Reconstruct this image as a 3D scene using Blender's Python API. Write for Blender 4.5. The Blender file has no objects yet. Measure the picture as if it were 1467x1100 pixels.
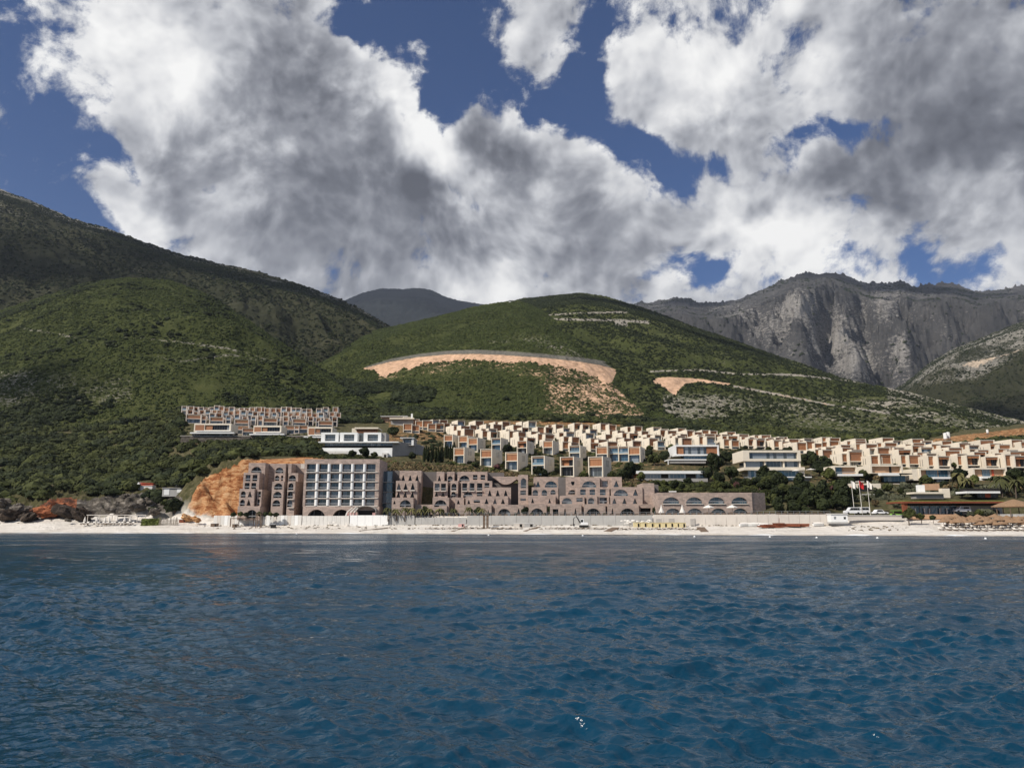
import bpy, bmesh, math, random
import numpy as np
from mathutils import Vector, Matrix
from mathutils.geometry import tessellate_polygon
R = math.radians
random.seed(7); rng = np.random.default_rng(7)
scene = bpy.context.scene
COL = scene.collection

# ------------------------------------------------------------------ camera
W0, H0, F0 = 1467.0, 1100.0, 1080.0
CAMZ = 3.5
PITCH = math.atan(198.0/1080.0)
SP, CP = math.sin(PITCH), math.cos(PITCH)
cam_d = bpy.data.cameras.new('camera'); cam = bpy.data.objects.new('camera', cam_d); COL.objects.link(cam)
cam_d.sensor_fit = 'HORIZONTAL'; cam_d.sensor_width = 36.0; cam_d.lens = 36.0*F0/W0
cam_d.clip_start = 0.5; cam_d.clip_end = 40000
cam.location = (0, 0, CAMZ); cam.rotation_euler = (R(90)+PITCH, 0, 0)
scene.camera = cam
scene.view_settings.view_transform = 'Standard'; scene.view_settings.look = 'None'
scene.view_settings.exposure = 0.0; scene.view_settings.gamma = 1.0
scene.cycles.sample_clamp_direct = 3.0; scene.cycles.max_bounces = 5; scene.cycles.diffuse_bounces = 2; scene.cycles.glossy_bounces = 2
scene.cycles.transparent_max_bounces = 16; scene.cycles.caustics_reflective = False

# plan helpers: a sight line through a photo pixel meets the ground plan at slope u, elevation e
def ue(px, py):
    a = (px-W0/2)/F0; b = (H0/2-py)/F0; k = CP-b*SP
    return a/k, (SP+b*CP)/k
def at(px, py, Y):
    u, e = ue(px, py); return Vector((u*Y, Y, CAMZ+e*Y))
def proj(x, y, z):
    z = np.asarray(z)-CAMZ; yc = y*CP+z*SP; zc = -y*SP+z*CP
    return W0/2+F0*x/yc, H0/2-F0*zc/yc

# ------------------------------------------------------------------ sun and sky
SUN = Vector((-0.66, -0.52, 0.70)).normalized()
SUN_EL = math.asin(SUN.z); SUN_AZ = math.atan2(SUN.x, SUN.y)
sd = bpy.data.lights.new('sun', 'SUN'); so = bpy.data.objects.new('sun', sd); COL.objects.link(so)
sd.energy = 4.8; sd.angle = R(0.53); sd.color = (1.0, 0.93, 0.83)
so.rotation_euler = (-SUN).to_track_quat('-Z', 'Y').to_euler()

world = bpy.data.worlds.new('World'); scene.world = world; world.use_nodes = True
class NT:
    def __init__(s, nt): s.nt = nt
    def n(s, t, **kw):
        nd = s.nt.nodes.new(t)
        for k, v in kw.items(): setattr(nd, k, v)
        return nd
    def set(s, sock, v):
        if isinstance(v, bpy.types.NodeSocket): s.nt.links.new(v, sock)
        elif v is not None: sock.default_value = v
    def m(s, op, a, b=None, c=None, clamp=False):
        nd = s.n('ShaderNodeMath', operation=op); nd.use_clamp = clamp
        s.set(nd.inputs[0], a)
        if b is not None: s.set(nd.inputs[1], b)
        if c is not None: s.set(nd.inputs[2], c)
        return nd.outputs[0]
    def v(s, op, a, b=None, scale=None):
        nd = s.n('ShaderNodeVectorMath', operation=op)
        s.set(nd.inputs[0], a)
        if b is not None: s.set(nd.inputs[1], b)
        if scale is not None: s.set(nd.inputs['Scale'], scale)
        return nd.outputs['Value'] if op in ('DOT_PRODUCT', 'LENGTH') else nd.outputs[0]
    def noise(s, vec, scale, detail=4, rough=0.5, lac=2.0, dist=0.0, out='Fac', dim='3D'):
        nd = s.n('ShaderNodeTexNoise', noise_dimensions=dim)
        if vec is not None: s.set(nd.inputs['Vector'], vec)
        s.set(nd.inputs['Scale'], scale); nd.inputs['Detail'].default_value = detail
        nd.inputs['Roughness'].default_value = rough; nd.inputs['Lacunarity'].default_value = lac
        nd.inputs['Distortion'].default_value = dist
        return nd.outputs[0] if out == 'Fac' else nd.outputs['Color']
    def mr(s, v, a, b, c=0.0, d=1.0, smooth=True):
        nd = s.n('ShaderNodeMapRange'); nd.interpolation_type = 'SMOOTHSTEP' if smooth else 'LINEAR'
        s.set(nd.inputs[0], v); s.set(nd.inputs[1], a); s.set(nd.inputs[2], b); s.set(nd.inputs[3], c); s.set(nd.inputs[4], d)
        return nd.outputs[0]
    def mix(s, f, a, b, blend='MIX'):
        nd = s.n('ShaderNodeMix', data_type='RGBA', blend_type=blend)
        s.set(nd.inputs[0], f)
        s.set(nd.inputs[6], a if isinstance(a, bpy.types.NodeSocket) else (*a, 1))
        s.set(nd.inputs[7], b if isinstance(b, bpy.types.NodeSocket) else (*b, 1))
        return nd.outputs[2]
    def ramp(s, f, stops):
        nd = s.n('ShaderNodeValToRGB'); cr = nd.color_ramp
        while len(cr.elements) < len(stops): cr.elements.new(0.5)
        for e, (p, c) in zip(cr.elements, stops): e.position = p; e.color = (*c, 1)
        s.set(nd.inputs[0], f); return nd.outputs[0]

wt = NT(world.node_tree); world.node_tree.nodes.clear()
wo = wt.n('ShaderNodeOutputWorld'); bg = wt.n('ShaderNodeBackground'); world.node_tree.links.new(bg.outputs[0], wo.inputs[0])
SKYS = 0.08
HAZE = 3.3e-5
bg.inputs[1].default_value = SKYS
sky = wt.n('ShaderNodeTexSky', sky_type='NISHITA'); sky.sun_disc = False
sky.sun_elevation = SUN_EL; sky.sun_rotation = SUN_AZ; sky.air_density = 1.0; sky.dust_density = 0.3; sky.ozone_density = 2.5
D = wt.n('ShaderNodeTexCoord').outputs['Generated']
def pxdir(px, py):
    u, e = ue(px, py); return Vector((u, 1, e)).normalized()
def blobs(lst):
    tot = None
    for px, py, rad, w in lst:
        k = (F0/rad)**2
        dt = wt.v('DOT_PRODUCT', D2, tuple(pxdir(px, py)))
        g = wt.m('EXPONENT', wt.m('MULTIPLY_ADD', dt, k, -k))
        tot = wt.m('MULTIPLY', g, w) if tot is None else wt.m('MULTIPLY_ADD', g, w, tot)
    return tot
# wobble the directions a little so that the openings between the clouds are ragged
wob = wt.v('SUBTRACT', wt.noise(D, 9.0, 4, 0.6, out='Color'), (0.5, 0.5, 0.5))
D2 = wt.v('NORMALIZE', wt.v('ADD', D, wt.v('SCALE', wob, scale=0.085)))
GAPS = [  # openings of blue sky (negative) and thick banks (positive), by the sight lines they lie on
 (15,50,62,-.85),(10,130,45,-.8),(25,200,34,-.7),(115,225,20,-.6),(165,232,20,-.7),(182,262,15,-.5),(150,205,16,-.35),(45,285,34,-.6),(95,290,22,-.4),(258,35,22,-.4),(285,108,13,-.55),(262,60,10,-.4),(205,190,12,-.25),
 (488,18,24,-.8),(525,38,30,-.85),(590,30,46,-.95),(650,45,46,-.95),(652,100,34,-.9),(692,122,28,-.7),(576,156,11,-.6),(618,128,16,-.6),(735,130,22,-.7),(745,168,16,-.3),(785,142,24,-.85),(820,150,24,-.6),(640,150,20,-.45),
 (835,85,26,-.65),(845,30,22,-.6),(880,10,26,-.5),(820,130,24,-.5),(905,28,18,-.3),(860,165,34,-.75),(905,195,30,-.7),(935,225,34,-.8),(985,250,32,-.85),(1020,235,18,-.5),(1045,50,14,-.25),(800,170,20,-.4),(880,225,18,-.3),
 (1150,212,24,-.8),(1190,205,30,-.85),(1228,190,22,-.7),(1115,205,14,-.35),(1135,80,12,-.3),(965,392,22,-.4),(1005,402,26,-.5),(935,402,16,-.3),(1290,375,30,-.6),(1340,380,36,-.6),(1400,375,30,-.5),(1440,360,20,-.3),
 (770,412,16,-.6),(1030,380,22,-.35),(1020,130,12,-.2),
 (180,80,80,.35),(90,150,34,.6),(110,90,26,.4),(205,240,26,.5),(240,290,40,.5),(250,130,100,.35),(400,120,110,.5),(420,300,120,.5),(620,330,110,.5),(850,310,70,.5),(715,215,50,.5),(552,112,32,1.15),(515,130,22,.6),(455,110,30,.5),(430,60,34,.5),(610,185,38,.5),(540,210,40,.4),
 (772,30,44,.75),(765,95,22,.5),(930,90,42,.32),(1000,130,60,.4),(1250,70,130,.5),(1400,180,120,.55),(1150,330,64,.5),(1060,290,50,.35),(1430,300,60,.35),(230,330,50,.45),(40,245,20,.75),(100,262,26,.7),(150,285,22,.6),(20,180,12,.5),(690,155,14,.3),(600,62,12,.4),(960,420,20,.5),(950,330,40,.4),(1010,330,30,.3),(1450,395,26,.35),(700,400,60,.4)]
TONE = [  # sunlit heads (positive) and shaded bellies (negative)
 (170,60,50,.30),(230,85,55,.26),(110,145,28,.32),(85,110,24,.2),(300,110,30,.14),(265,115,24,.2),(550,105,30,.5),(575,120,16,.2),(600,170,26,.5),(635,185,22,.4),(630,235,28,.45),(600,230,22,.2),(700,265,26,.4),(660,300,26,.28),(760,185,22,.32),(840,205,26,.34),(790,240,24,.16),(900,280,34,.28),(780,305,34,.28),(690,405,40,.6),(645,410,20,.3),(730,420,20,.3),
 (765,60,30,.16),(930,70,36,.22),(985,90,40,.2),(1050,120,34,.3),(1170,110,20,.26),(1150,15,24,.25),(1140,350,44,.5),(1110,320,30,.35),(1060,310,34,.26),(1190,300,24,.3),(1200,370,36,.3),(160,322,38,.45),(215,318,16,.3),(1400,285,34,.3),(1340,290,22,.2),(1445,395,34,.22),(490,130,14,.25),(955,425,18,.3),(1010,310,24,.14),(340,250,40,.08),(420,225,24,.14),(520,200,24,.12),
 (440,150,60,-.10),(410,40,60,-.10),(480,230,60,-.10),(560,215,24,-.2),(712,218,44,-.5),(700,195,24,-.1),(607,282,24,-.7),(560,345,70,-.14),(490,380,50,-.08),(680,360,36,-.34),(645,345,24,-.2),(400,330,50,-.1),(845,345,44,-.14),(830,300,26,-.16),(760,215,20,-.15),
 (1330,110,80,-.14),(1240,275,50,-.26),(1190,255,30,-.2),(1430,215,60,-.2),(1360,180,50,-.12),(1400,20,70,-.1),(1350,320,34,-.26),(520,400,40,-.06),(1100,298,12,-.42),(1078,300,12,-.3),(980,290,18,-.14),(1120,270,30,-.1)]
lay = blobs(GAPS); tone = blobs(TONE)
fwd = wt.mr(wt.v('DOT_PRODUCT', D, (0, .96, .28)), .35, .8)
warp = wt.v('SUBTRACT', wt.noise(D, 3.5, 3, .5, out='Color'), (.5,.5,.5))
DW = wt.v('ADD', D, wt.v('SCALE', warp, scale=.12))
def voro(vec, scale, det, rough):
    nd = wt.n('ShaderNodeTexVoronoi', feature='F1'); wt.set(nd.inputs['Vector'], vec); nd.inputs['Scale'].default_value = scale
    nd.inputs['Detail'].default_value = det; nd.inputs['Roughness'].default_value = rough; nd.inputs['Lacunarity'].default_value = 2.3; nd.normalize = True
    return nd.outputs['Distance']
def dens(vec):
    a = wt.noise(vec, 4.6, 5, .55, 2.1)
    bl = wt.m('SUBTRACT', 1.0, voro(vec, 15.0, 2.0, .55))
    return wt.m('ADD', wt.m('MULTIPLY', a, .75), wt.m('MULTIPLY', bl, .42))
L = Vector((-0.5, -0.1, 0.8)).normalized()
n0 = dens(DW); n1 = dens(wt.v('ADD', DW, tuple(L*0.02)))
fine = wt.noise(DW, 21.0, 9, .66, 2.15)
mid_ = wt.noise(DW, 9.0, 8, .62, 2.1)
base_ = wt.m('ADD', wt.m('MULTIPLY_ADD', wt.m('SUBTRACT', n0, .67), 3.6, .26), wt.m('ADD', wt.m('MULTIPLY', wt.m('SUBTRACT', fine, .5), 2.0), wt.m('MULTIPLY', wt.m('SUBTRACT', mid_, .5), 2.2)))
den = wt.m('ADD', wt.m('MULTIPLY_ADD', lay, .78, base_), wt.m('MULTIPLY_ADD', fwd, .25, -.25))
alpha = wt.mr(den, -.20, .36)
thick = wt.mr(den, .1, 1.2)
relief = wt.m('MULTIPLY', wt.m('SUBTRACT', n0, n1), wt.m('MULTIPLY_ADD', thick, -.6, 3.2))
br = wt.m('ADD', wt.m('ADD', .74, wt.m('MULTIPLY', tone, 1.08)), wt.m('ADD', relief, wt.m('MULTIPLY', thick, -.24)))
br = wt.m('ADD', br, wt.m('MULTIPLY', wt.m('SUBTRACT', fine, .5), .50))
br = wt.m('ADD', br, wt.m('MULTIPLY', wt.m('SUBTRACT', mid_, .5), 1.0))
ccol = wt.ramp(wt.m('MULTIPLY', br, .80), [(0.0, (.10,.105,.125)), (0.2, (.165,.173,.20)), (0.4, (.31,.32,.355)), (0.6, (.56,.57,.60)), (0.8, (.82,.82,.825)), (1.0, (.99,.985,.97))])
ccol = wt.v('SCALE', ccol, scale=1.0/SKYS)
blue = wt.mix(1.0, sky.outputs[0], (0.40, 0.58, 0.88), 'MULTIPLY')
skyc = wt.mix(alpha, blue, ccol)
world.node_tree.links.new(skyc, bg.inputs[0])
world.cycles.sampling_method = 'MANUAL'; world.cycles.sample_map_resolution = 512

# ------------------------------------------------------------------ helpers
def tag(o, label=None, cat=None, group=None, kind=None):
    if label: o['label'] = label
    if cat: o['category'] = cat
    if group: o['group'] = group
    if kind: o['kind'] = kind
    return o
def link(name, me, m, parent=None, loc=None, rz=None):
    o = bpy.data.objects.new(name, me); COL.objects.link(o)
    if m is not None and len(me.materials) == 0: me.materials.append(m)
    if parent: o.parent = parent
    if loc is not None: o.location = loc
    if rz is not None: o.rotation_euler = (0, 0, rz)
    return o
def empty(name, loc, rz=0.0):
    o = bpy.data.objects.new(name, None); COL.objects.link(o); o.empty_display_size = 0.5
    o.location = loc; o.rotation_euler = (0, 0, rz); return o
def copy_tree(o, parent=None):
    c = o.copy(); COL.objects.link(c)
    if parent: c.parent = parent
    for ch in o.children: copy_tree(ch, c)
    return c
class MB:
    """collects shapes and links them as ONE mesh"""
    def __init__(s): s.v = []; s.f = []
    def quad(s, a, b, c, d):
        n = len(s.v); s.v += [tuple(a), tuple(b), tuple(c), tuple(d)]; s.f.append((n, n+1, n+2, n+3)); return s
    def box(s, x0, x1, y0, y1, z0, z1):
        n = len(s.v)
        s.v += [(x0,y0,z0),(x1,y0,z0),(x1,y1,z0),(x0,y1,z0),(x0,y0,z1),(x1,y0,z1),(x1,y1,z1),(x0,y1,z1)]
        s.f += [tuple(n+i for i in q) for q in ((3,2,1,0),(4,5,6,7),(0,1,5,4),(1,2,6,5),(2,3,7,6),(3,0,4,7))]; return s
    def prism(s, pts, y0, y1):
        """outline pts (x,z) pushed from y0 to y1"""
        n = len(s.v); k = len(pts)
        s.v += [(x, y0, z) for x, z in pts]+[(x, y1, z) for x, z in pts]
        s.f.append(tuple(range(n, n+k))); s.f.append(tuple(range(n+2*k-1, n+k-1, -1)))
        s.f += [(n+i, n+k+i, n+k+(i+1) % k, n+(i+1) % k) for i in range(k)]; return s
    def slab(s, pts, z0, z1):
        """outline pts (x,y) raised from z0 to z1"""
        n = len(s.v); k = len(pts)
        s.v += [(x, y, z0) for x, y in pts]+[(x, y, z1) for x, y in pts]
        s.f.append(tuple(range(n+k-1, n-1, -1))); s.f.append(tuple(range(n+k, n+2*k)))
        s.f += [(n+i, n+(i+1) % k, n+k+(i+1) % k, n+k+i) for i in range(k)]; return s
    def tube(s, pts, rad, k=6):
        n0 = len(s.v); pts = [Vector(p) for p in pts]
        for i, p in enumerate(pts):
            d = (pts[min(i+1, len(pts)-1)]-pts[max(i-1, 0)]).normalized()
            a = d.orthogonal().normalized(); b = d.cross(a); r = rad[i] if hasattr(rad, '__len__') else rad
            s.v += [tuple(p+a*r*math.cos(2*math.pi*j/k)+b*r*math.sin(2*math.pi*j/k)) for j in range(k)]
        for i in range(len(pts)-1):
            for j in range(k):
                s.f.append((n0+i*k+j, n0+i*k+(j+1) % k, n0+(i+1)*k+(j+1) % k, n0+(i+1)*k+j))
        s.f.append(tuple(n0+j for j in range(k-1, -1, -1))); s.f.append(tuple(n0+(len(pts)-1)*k+j for j in range(k))); return s
    def lathe(s, prof, cx=0, cy=0, k=10):
        n0 = len(s.v)
        for r, z in prof: s.v += [(cx+r*math.cos(2*math.pi*j/k), cy+r*math.sin(2*math.pi*j/k), z) for j in range(k)]
        for i in range(len(prof)-1):
            for j in range(k): s.f.append((n0+i*k+j, n0+i*k+(j+1) % k, n0+(i+1)*k+(j+1) % k, n0+(i+1)*k+j))
        s.f.append(tuple(n0+j for j in range(k-1, -1, -1))); s.f.append(tuple(n0+(len(prof)-1)*k+j for j in range(k))); return s
    def mesh(s, name='m', smooth=False):
        me = bpy.data.meshes.new(name); me.from_pydata(s.v, [], s.f); me.validate()
        if smooth: me.polygons.foreach_set('use_smooth', [True]*len(me.polygons))
        me.update(); return me
    def build(s, name, m, parent=None, loc=None, rz=None, smooth=False):
        return link(name, s.mesh(name, smooth), m, parent, loc, rz)

def hash2(ix, iy, seed):
    h = (ix.astype(np.int64)*374761393+iy.astype(np.int64)*668265263+seed*1274126177) & 0xffffffff
    h = ((h ^ (h >> 13))*1274126177) & 0xffffffff
    h = (h ^ (h >> 16)) & 0xffffffff
    return h/4294967295.0
def vnoise(x, y, seed=0):
    ix = np.floor(x); iy = np.floor(y); fx = x-ix; fy = y-iy
    ix = ix.astype(np.int64); iy = iy.astype(np.int64)
    def g(dx, dy):
        a = hash2(ix+dx, iy+dy, seed)*2*np.pi; return np.cos(a)*(fx-dx)+np.sin(a)*(fy-dy)
    sx = fx*fx*fx*(fx*(fx*6-15)+10); sy = fy*fy*fy*(fy*(fy*6-15)+10)
    a = g(0,0); b = g(1,0); c = g(0,1); d = g(1,1)
    return ((a+(b-a)*sx)+((c+(d-c)*sx)-(a+(b-a)*sx))*sy)*1.5
def fbm(x, y, s, oct=5, seed=0, gain=0.5, ridge=False):
    t = np.zeros(np.broadcast(x, y).shape); amp = 1.0; f = 1.0/s
    for i in range(oct):
        n = vnoise(x*f+i*17.3, y*f-i*9.1, seed+i)
        t += amp*((1-2*np.abs(n)) if ridge else n); amp *= gain; f *= 2.03
    return t
def pl(pts, x, k=1):
    """polyline value at x"""
    p = sorted(pts); return np.interp(x, [q[0] for q in p], [q[k] for q in p])
def smooth01(a): a = np.clip(a, 0, 1); return a*a*(3-2*a)

# ------------------------------------------------------------------ materials
MATS = {}
def new_mat(name):
    m = bpy.data.materials.new(name); m.use_nodes = True; t = NT(m.node_tree)
    b = [n for n in m.node_tree.nodes if n.type == 'BSDF_PRINCIPLED'][0]; MATS[name] = m
    return m, t, b
def bump(t, b, h, strength=0.5, dist=0.1):
    nd = t.n('ShaderNodeBump'); nd.inputs['Strength'].default_value = strength; nd.inputs['Distance'].default_value = dist
    t.set(nd.inputs['Height'], h); t.nt.links.new(nd.outputs[0], b.inputs['Normal'])
def plain(name, col, rough=0.8, var=0.15, scale=0.6, metal=0.0, spec=0.3, dirt=0.0):
    """a solid material with mottling and faint vertical staining"""
    m, t, b = new_mat(name)
    pos = t.n('ShaderNodeTexCoord').outputs['Object']; info = t.n('ShaderNodeObjectInfo').outputs['Random']
    off = t.v('ADD', pos, t.v('SCALE', (37.0, 11.0, 5.0), scale=info))
    n = t.noise(off, scale, 5, 0.6); st = t.noise(t.v('MULTIPLY', off, (1.6, 1.6, 0.18)), 1.3, 4, 0.6)
    f = t.m('ADD', t.m('MULTIPLY', n, 0.6), t.m('MULTIPLY', st, 0.4))
    lo = tuple(c*(1-var) for c in col); hi = tuple(min(1, c*(1+var)) for c in col)
    c = t.ramp(f, [(0.3, lo), (0.7, hi)])
    if dirt: c = t.mix(t.mr(st, 0.52, 0.75, 0, dirt), c, tuple(k*0.55 for k in col))
    t.set(b.inputs['Base Color'], c); b.inputs['Roughness'].default_value = rough; b.inputs['Metallic'].default_value = metal
    b.inputs['Specular IOR Level'].default_value = spec
    return m
cream = plain('cream_stucco', (.75,.67,.545), .85, .08, dirt=.28)
white = plain('white_render', (.66,.64,.60), .85, .08, dirt=.45)
whitep = plain('white_paint', (.80,.80,.78), .5, .04)
greyw = plain('grey_render', (.33,.315,.295), .85, .12, dirt=.4)
pinkst = plain('pink_stucco', (.41,.325,.28), .92, .15, 1.0, dirt=.45)
_t = NT(pinkst.node_tree); _b = [n for n in pinkst.node_tree.nodes if n.type == 'BSDF_PRINCIPLED'][0]; _src = _b.inputs['Base Color'].links[0].from_socket
_br = _t.n('ShaderNodeTexBrick')
_sp = _t.n('ShaderNodeSeparateXYZ'); _t.set(_sp.inputs[0], _t.n('ShaderNodeTexCoord').outputs['Object']); _cb = _t.n('ShaderNodeCombineXYZ'); _t.set(_cb.inputs[0], _t.m('ADD', _sp.outputs[0], _sp.outputs[1])); _t.set(_cb.inputs[1], _sp.outputs[2]); _t.set(_br.inputs['Vector'], _cb.outputs[0])
_br.inputs['Color1'].default_value = (.70,.70,.70,1); _br.inputs['Color2'].default_value = (1.25,1.2,1.16,1); _br.inputs['Mortar'].default_value = (.8,.8,.8,1); _br.inputs['Scale'].default_value = 1.0; _br.inputs['Brick Width'].default_value = 1.1; _br.inputs['Row Height'].default_value = .45; _br.inputs['Mortar Size'].default_value = .03
_t.set(_b.inputs['Base Color'], _t.mix(.8, _src, _br.outputs[0], 'MULTIPLY'))
tan = plain('tan_board', (.50,.31,.19), .7, .14)
roofm = plain('roof_gravel', (.46,.42,.36), .95, .15, 2.0)
palef = plain('pale_frame', (.72,.635,.56), .8, .07, dirt=.2)
darkr = plain('dark_render', (.15,.135,.128), .9, .15, dirt=.3)  # render darkened to carry the shade on recessed hotel walls
concrete = plain('concrete', (.40,.39,.37), .9, .13, dirt=.4)
palecon = plain('pale_concrete', (.60,.55,.49), .9, .08, dirt=.25)
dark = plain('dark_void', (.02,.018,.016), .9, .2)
rust = plain('rust_steel', (.20,.062,.03), .85, .3, 1.5)
metalg = plain('grey_metal', (.32,.32,.32), .5, .1, metal=.6)
wood = plain('weathered_wood', (.17,.12,.085), .9, .25, 2.0)
redtile = plain('red_tile', (.50,.10,.05), .8, .2, 2.0)
cloth = plain('white_canvas', (.74,.70,.64), .9, .06)
yellow = plain('pale_yellow_board', (.66,.56,.32), .8, .1)
rubber = plain('black_rubber', (.02,.02,.02), .9, .1)
carwhite = plain('white_car_paint', (.75,.75,.75), .3, .03)
cargreen = plain('green_paint', (.22,.42,.08), .5, .1)
redcl = plain('red_cloth', (.50,.02,.025), .85, .1)
bark = plain('bark', (.11,.085,.065), .95, .25, 4.0)
thatch = plain('thatch', (.27,.17,.10), .95, .3, 3.0)
pinkc = plain('pink_fabric', (.62,.36,.33), .85, .1)
hedge = plain('hedge_leaf', (.16,.19,.05), .85, .35, 3.0)

def planks(name, c1, c2, pitch=0.14, axis=0):
    m, t, b = new_mat(name)
    pos = t.n('ShaderNodeTexCoord').outputs['Object']; rnd = t.n('ShaderNodeObjectInfo').outputs['Random']
    sx = t.n('ShaderNodeSeparateXYZ'); t.set(sx.inputs[0], pos)
    q = t.m('DIVIDE', sx.outputs[axis], pitch); cell = t.m('FLOOR', q); fr = t.m('FRACT', q)
    wn = t.n('ShaderNodeTexWhiteNoise', noise_dimensions='2D'); cb = t.n('ShaderNodeCombineXYZ')
    t.set(cb.inputs[0], cell); t.set(cb.inputs[1], rnd); t.set(wn.inputs['Vector'], cb.outputs[0])
    gap = t.m('LESS_THAN', fr, 0.12)
    f = t.m('ADD', t.m('MULTIPLY', wn.outputs['Value'], 0.5), t.m('MULTIPLY', rnd, 0.5))
    c = t.mix(gap, t.mix(f, c1, c2), tuple(k*.3 for k in c1))
    t.set(b.inputs['Base Color'], c); b.inputs['Roughness'].default_value = .75
    return m
timber = planks('timber_shutters', (.27,.105,.045), (.44,.20,.09), 0.35)
timberh = planks('timber_boards', (.26,.11,.05), (.38,.18,.09), 0.2, 2)
bamboo = planks('bamboo_canes', (.22,.18,.14), (.40,.36,.30), 0.12)

def glassmat(name, tint, curtain=0.35, rough=0.04):
    """window panes: dark glossy glass, pale curtains behind some of them, thin mullions"""
    m, t, b = new_mat(name)
    pos = t.n('ShaderNodeTexCoord').outputs['Object']; rnd = t.n('ShaderNodeObjectInfo').outputs['Random']
    sx = t.n('ShaderNodeSeparateXYZ'); t.set(sx.inputs[0], pos)
    q = t.m('ADD', t.m('DIVIDE', sx.outputs[0], 1.3), t.m('MULTIPLY', rnd, 7.0)); cell = t.m('FLOOR', q); fr = t.m('FRACT', q)
    wn = t.n('ShaderNodeTexWhiteNoise', noise_dimensions='2D'); cb = t.n('ShaderNodeCombineXYZ')
    t.set(cb.inputs[0], cell); t.set(cb.inputs[1], rnd); t.set(wn.inputs['Vector'], cb.outputs[0])
    cur = t.m('MULTIPLY', t.m('LESS_THAN', wn.outputs['Value'], curtain), 0.8)
    fold = t.noise(t.v('MULTIPLY', pos, (9, 9, .3)), 1.0, 2)
    curt = t.mix(fold, (.20,.23,.26), (.34,.37,.39))
    c = t.mix(cur, tint, curt); c = t.mix(t.m('LESS_THAN', fr, 0.05), c, (.25,.25,.25))
    t.set(b.inputs['Base Color'], c); b.inputs['Roughness'].default_value = rough; b.inputs['Specular IOR Level'].default_value = .9
    b.inputs['IOR'].default_value = 1.6
    nz = t.noise(pos, .9, 2); bump(t, b, nz, .08, .2)
    return m
glass = glassmat('window_glass', (.045,.056,.058), .45)
glassb = glassmat('blue_window_glass', (.035,.08,.115), .18)
glassd = glassmat('dark_window_glass', (.010,.010,.011), .10); [n for n in glassd.node_tree.nodes if n.type == 'BSDF_PRINCIPLED'][0].inputs['Specular IOR Level'].default_value = .25
railg = glassmat('glass_balustrade', (.20,.28,.32), .2)

def leafmat(name, dk, lt, rough=.75, hue=0.0):
    m, t, b = new_mat(name)
    rnd = t.n('ShaderNodeObjectInfo').outputs['Random']; pos = t.n('ShaderNodeNewGeometry').outputs['Position']
    n = t.noise(pos, .9, 4, .65); big = t.noise(pos, .035, 3, .6)
    f = t.m('ADD', t.m('ADD', t.m('MULTIPLY', rnd, .45), t.m('MULTIPLY', n, .55)), t.m('MULTIPLY', t.m('SUBTRACT', big, .5), .7))
    c = t.ramp(f, [(0.2, dk), (0.55, tuple((a+b_)/2 for a, b_ in zip(dk, lt))), (0.85, lt)])
    t.set(b.inputs['Base Color'], c); b.inputs['Roughness'].default_value = rough; b.inputs['Specular IOR Level'].default_value = .15
    return m
leaf = leafmat('wood_leaf', (.013,.018,.006), (.082,.092,.026))
leafh = leafmat('scrub_leaf', (.024,.034,.010), (.100,.122,.036))
leafd = leafmat('dark_leaf', (.010,.015,.006), (.044,.055,.019))
leafl = leafmat('light_leaf', (.045,.062,.016), (.14,.15,.04))
leafg = leafmat('grey_green_leaf', (.05,.055,.032), (.15,.15,.095))
leafdry = leafmat('dry_leaf', (.07,.05,.025), (.20,.15,.075))
flower = leafmat('blossom_leaf', (.035,.022,.018), (.20,.075,.075))
palmm = leafmat('palm_leaf', (.05,.055,.02), (.19,.17,.07))

def rockmat(name, stops, scale, bumpd=.6, strata=1.0):
    m, t, b = new_mat(name)
    pos = t.n('ShaderNodeNewGeometry').outputs['Position']
    p2 = t.v('MULTIPLY', pos, (1, 1, 1.0+strata*2)); n = t.noise(p2, scale, 9, .68, 2.1, .6); n2 = t.noise(pos, scale*6, 6, .7)
    f = t.m('ADD', t.m('MULTIPLY', n, .7), t.m('MULTIPLY', n2, .3)); t.set(b.inputs['Base Color'], t.ramp(f, stops))
    b.inputs['Roughness'].default_value = .95; b.inputs['Specular IOR Level'].default_value = .15; bump(t, b, f, .9, bumpd)
    return m
stone = rockmat('grey_stone', [(.36,(.035,.029,.024)),(.5,(.13,.112,.092)),(.66,(.32,.285,.245))], .55)
ocher = rockmat('orange_cliff', [(.28,(.13,.05,.02)),(.42,(.40,.18,.07)),(.55,(.60,.36,.18)),(.72,(.66,.48,.31))], .16, 1.2)
redrock = rockmat('red_cliff', [(.28,(.06,.03,.022)),(.45,(.22,.075,.035)),(.6,(.40,.15,.07)),(.75,(.40,.28,.20))], .3, .8, .3)
darkrock = rockmat('dark_rock', [(.34,(.016,.013,.011)),(.5,(.06,.046,.036)),(.68,(.17,.13,.10))], .45, .8, .5)

# ------------------------------------------------------------------ near land: beach, terraces and village slope
SHORE = [(-260,762.7),(0,763.5),(300,764.2),(700,765.3),(1100,767),(1467,768.3),(1750,769.2)]
def shoreY(px):
    py = pl(SHORE, px); u, e = ue(px, py); return -CAMZ/e
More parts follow.
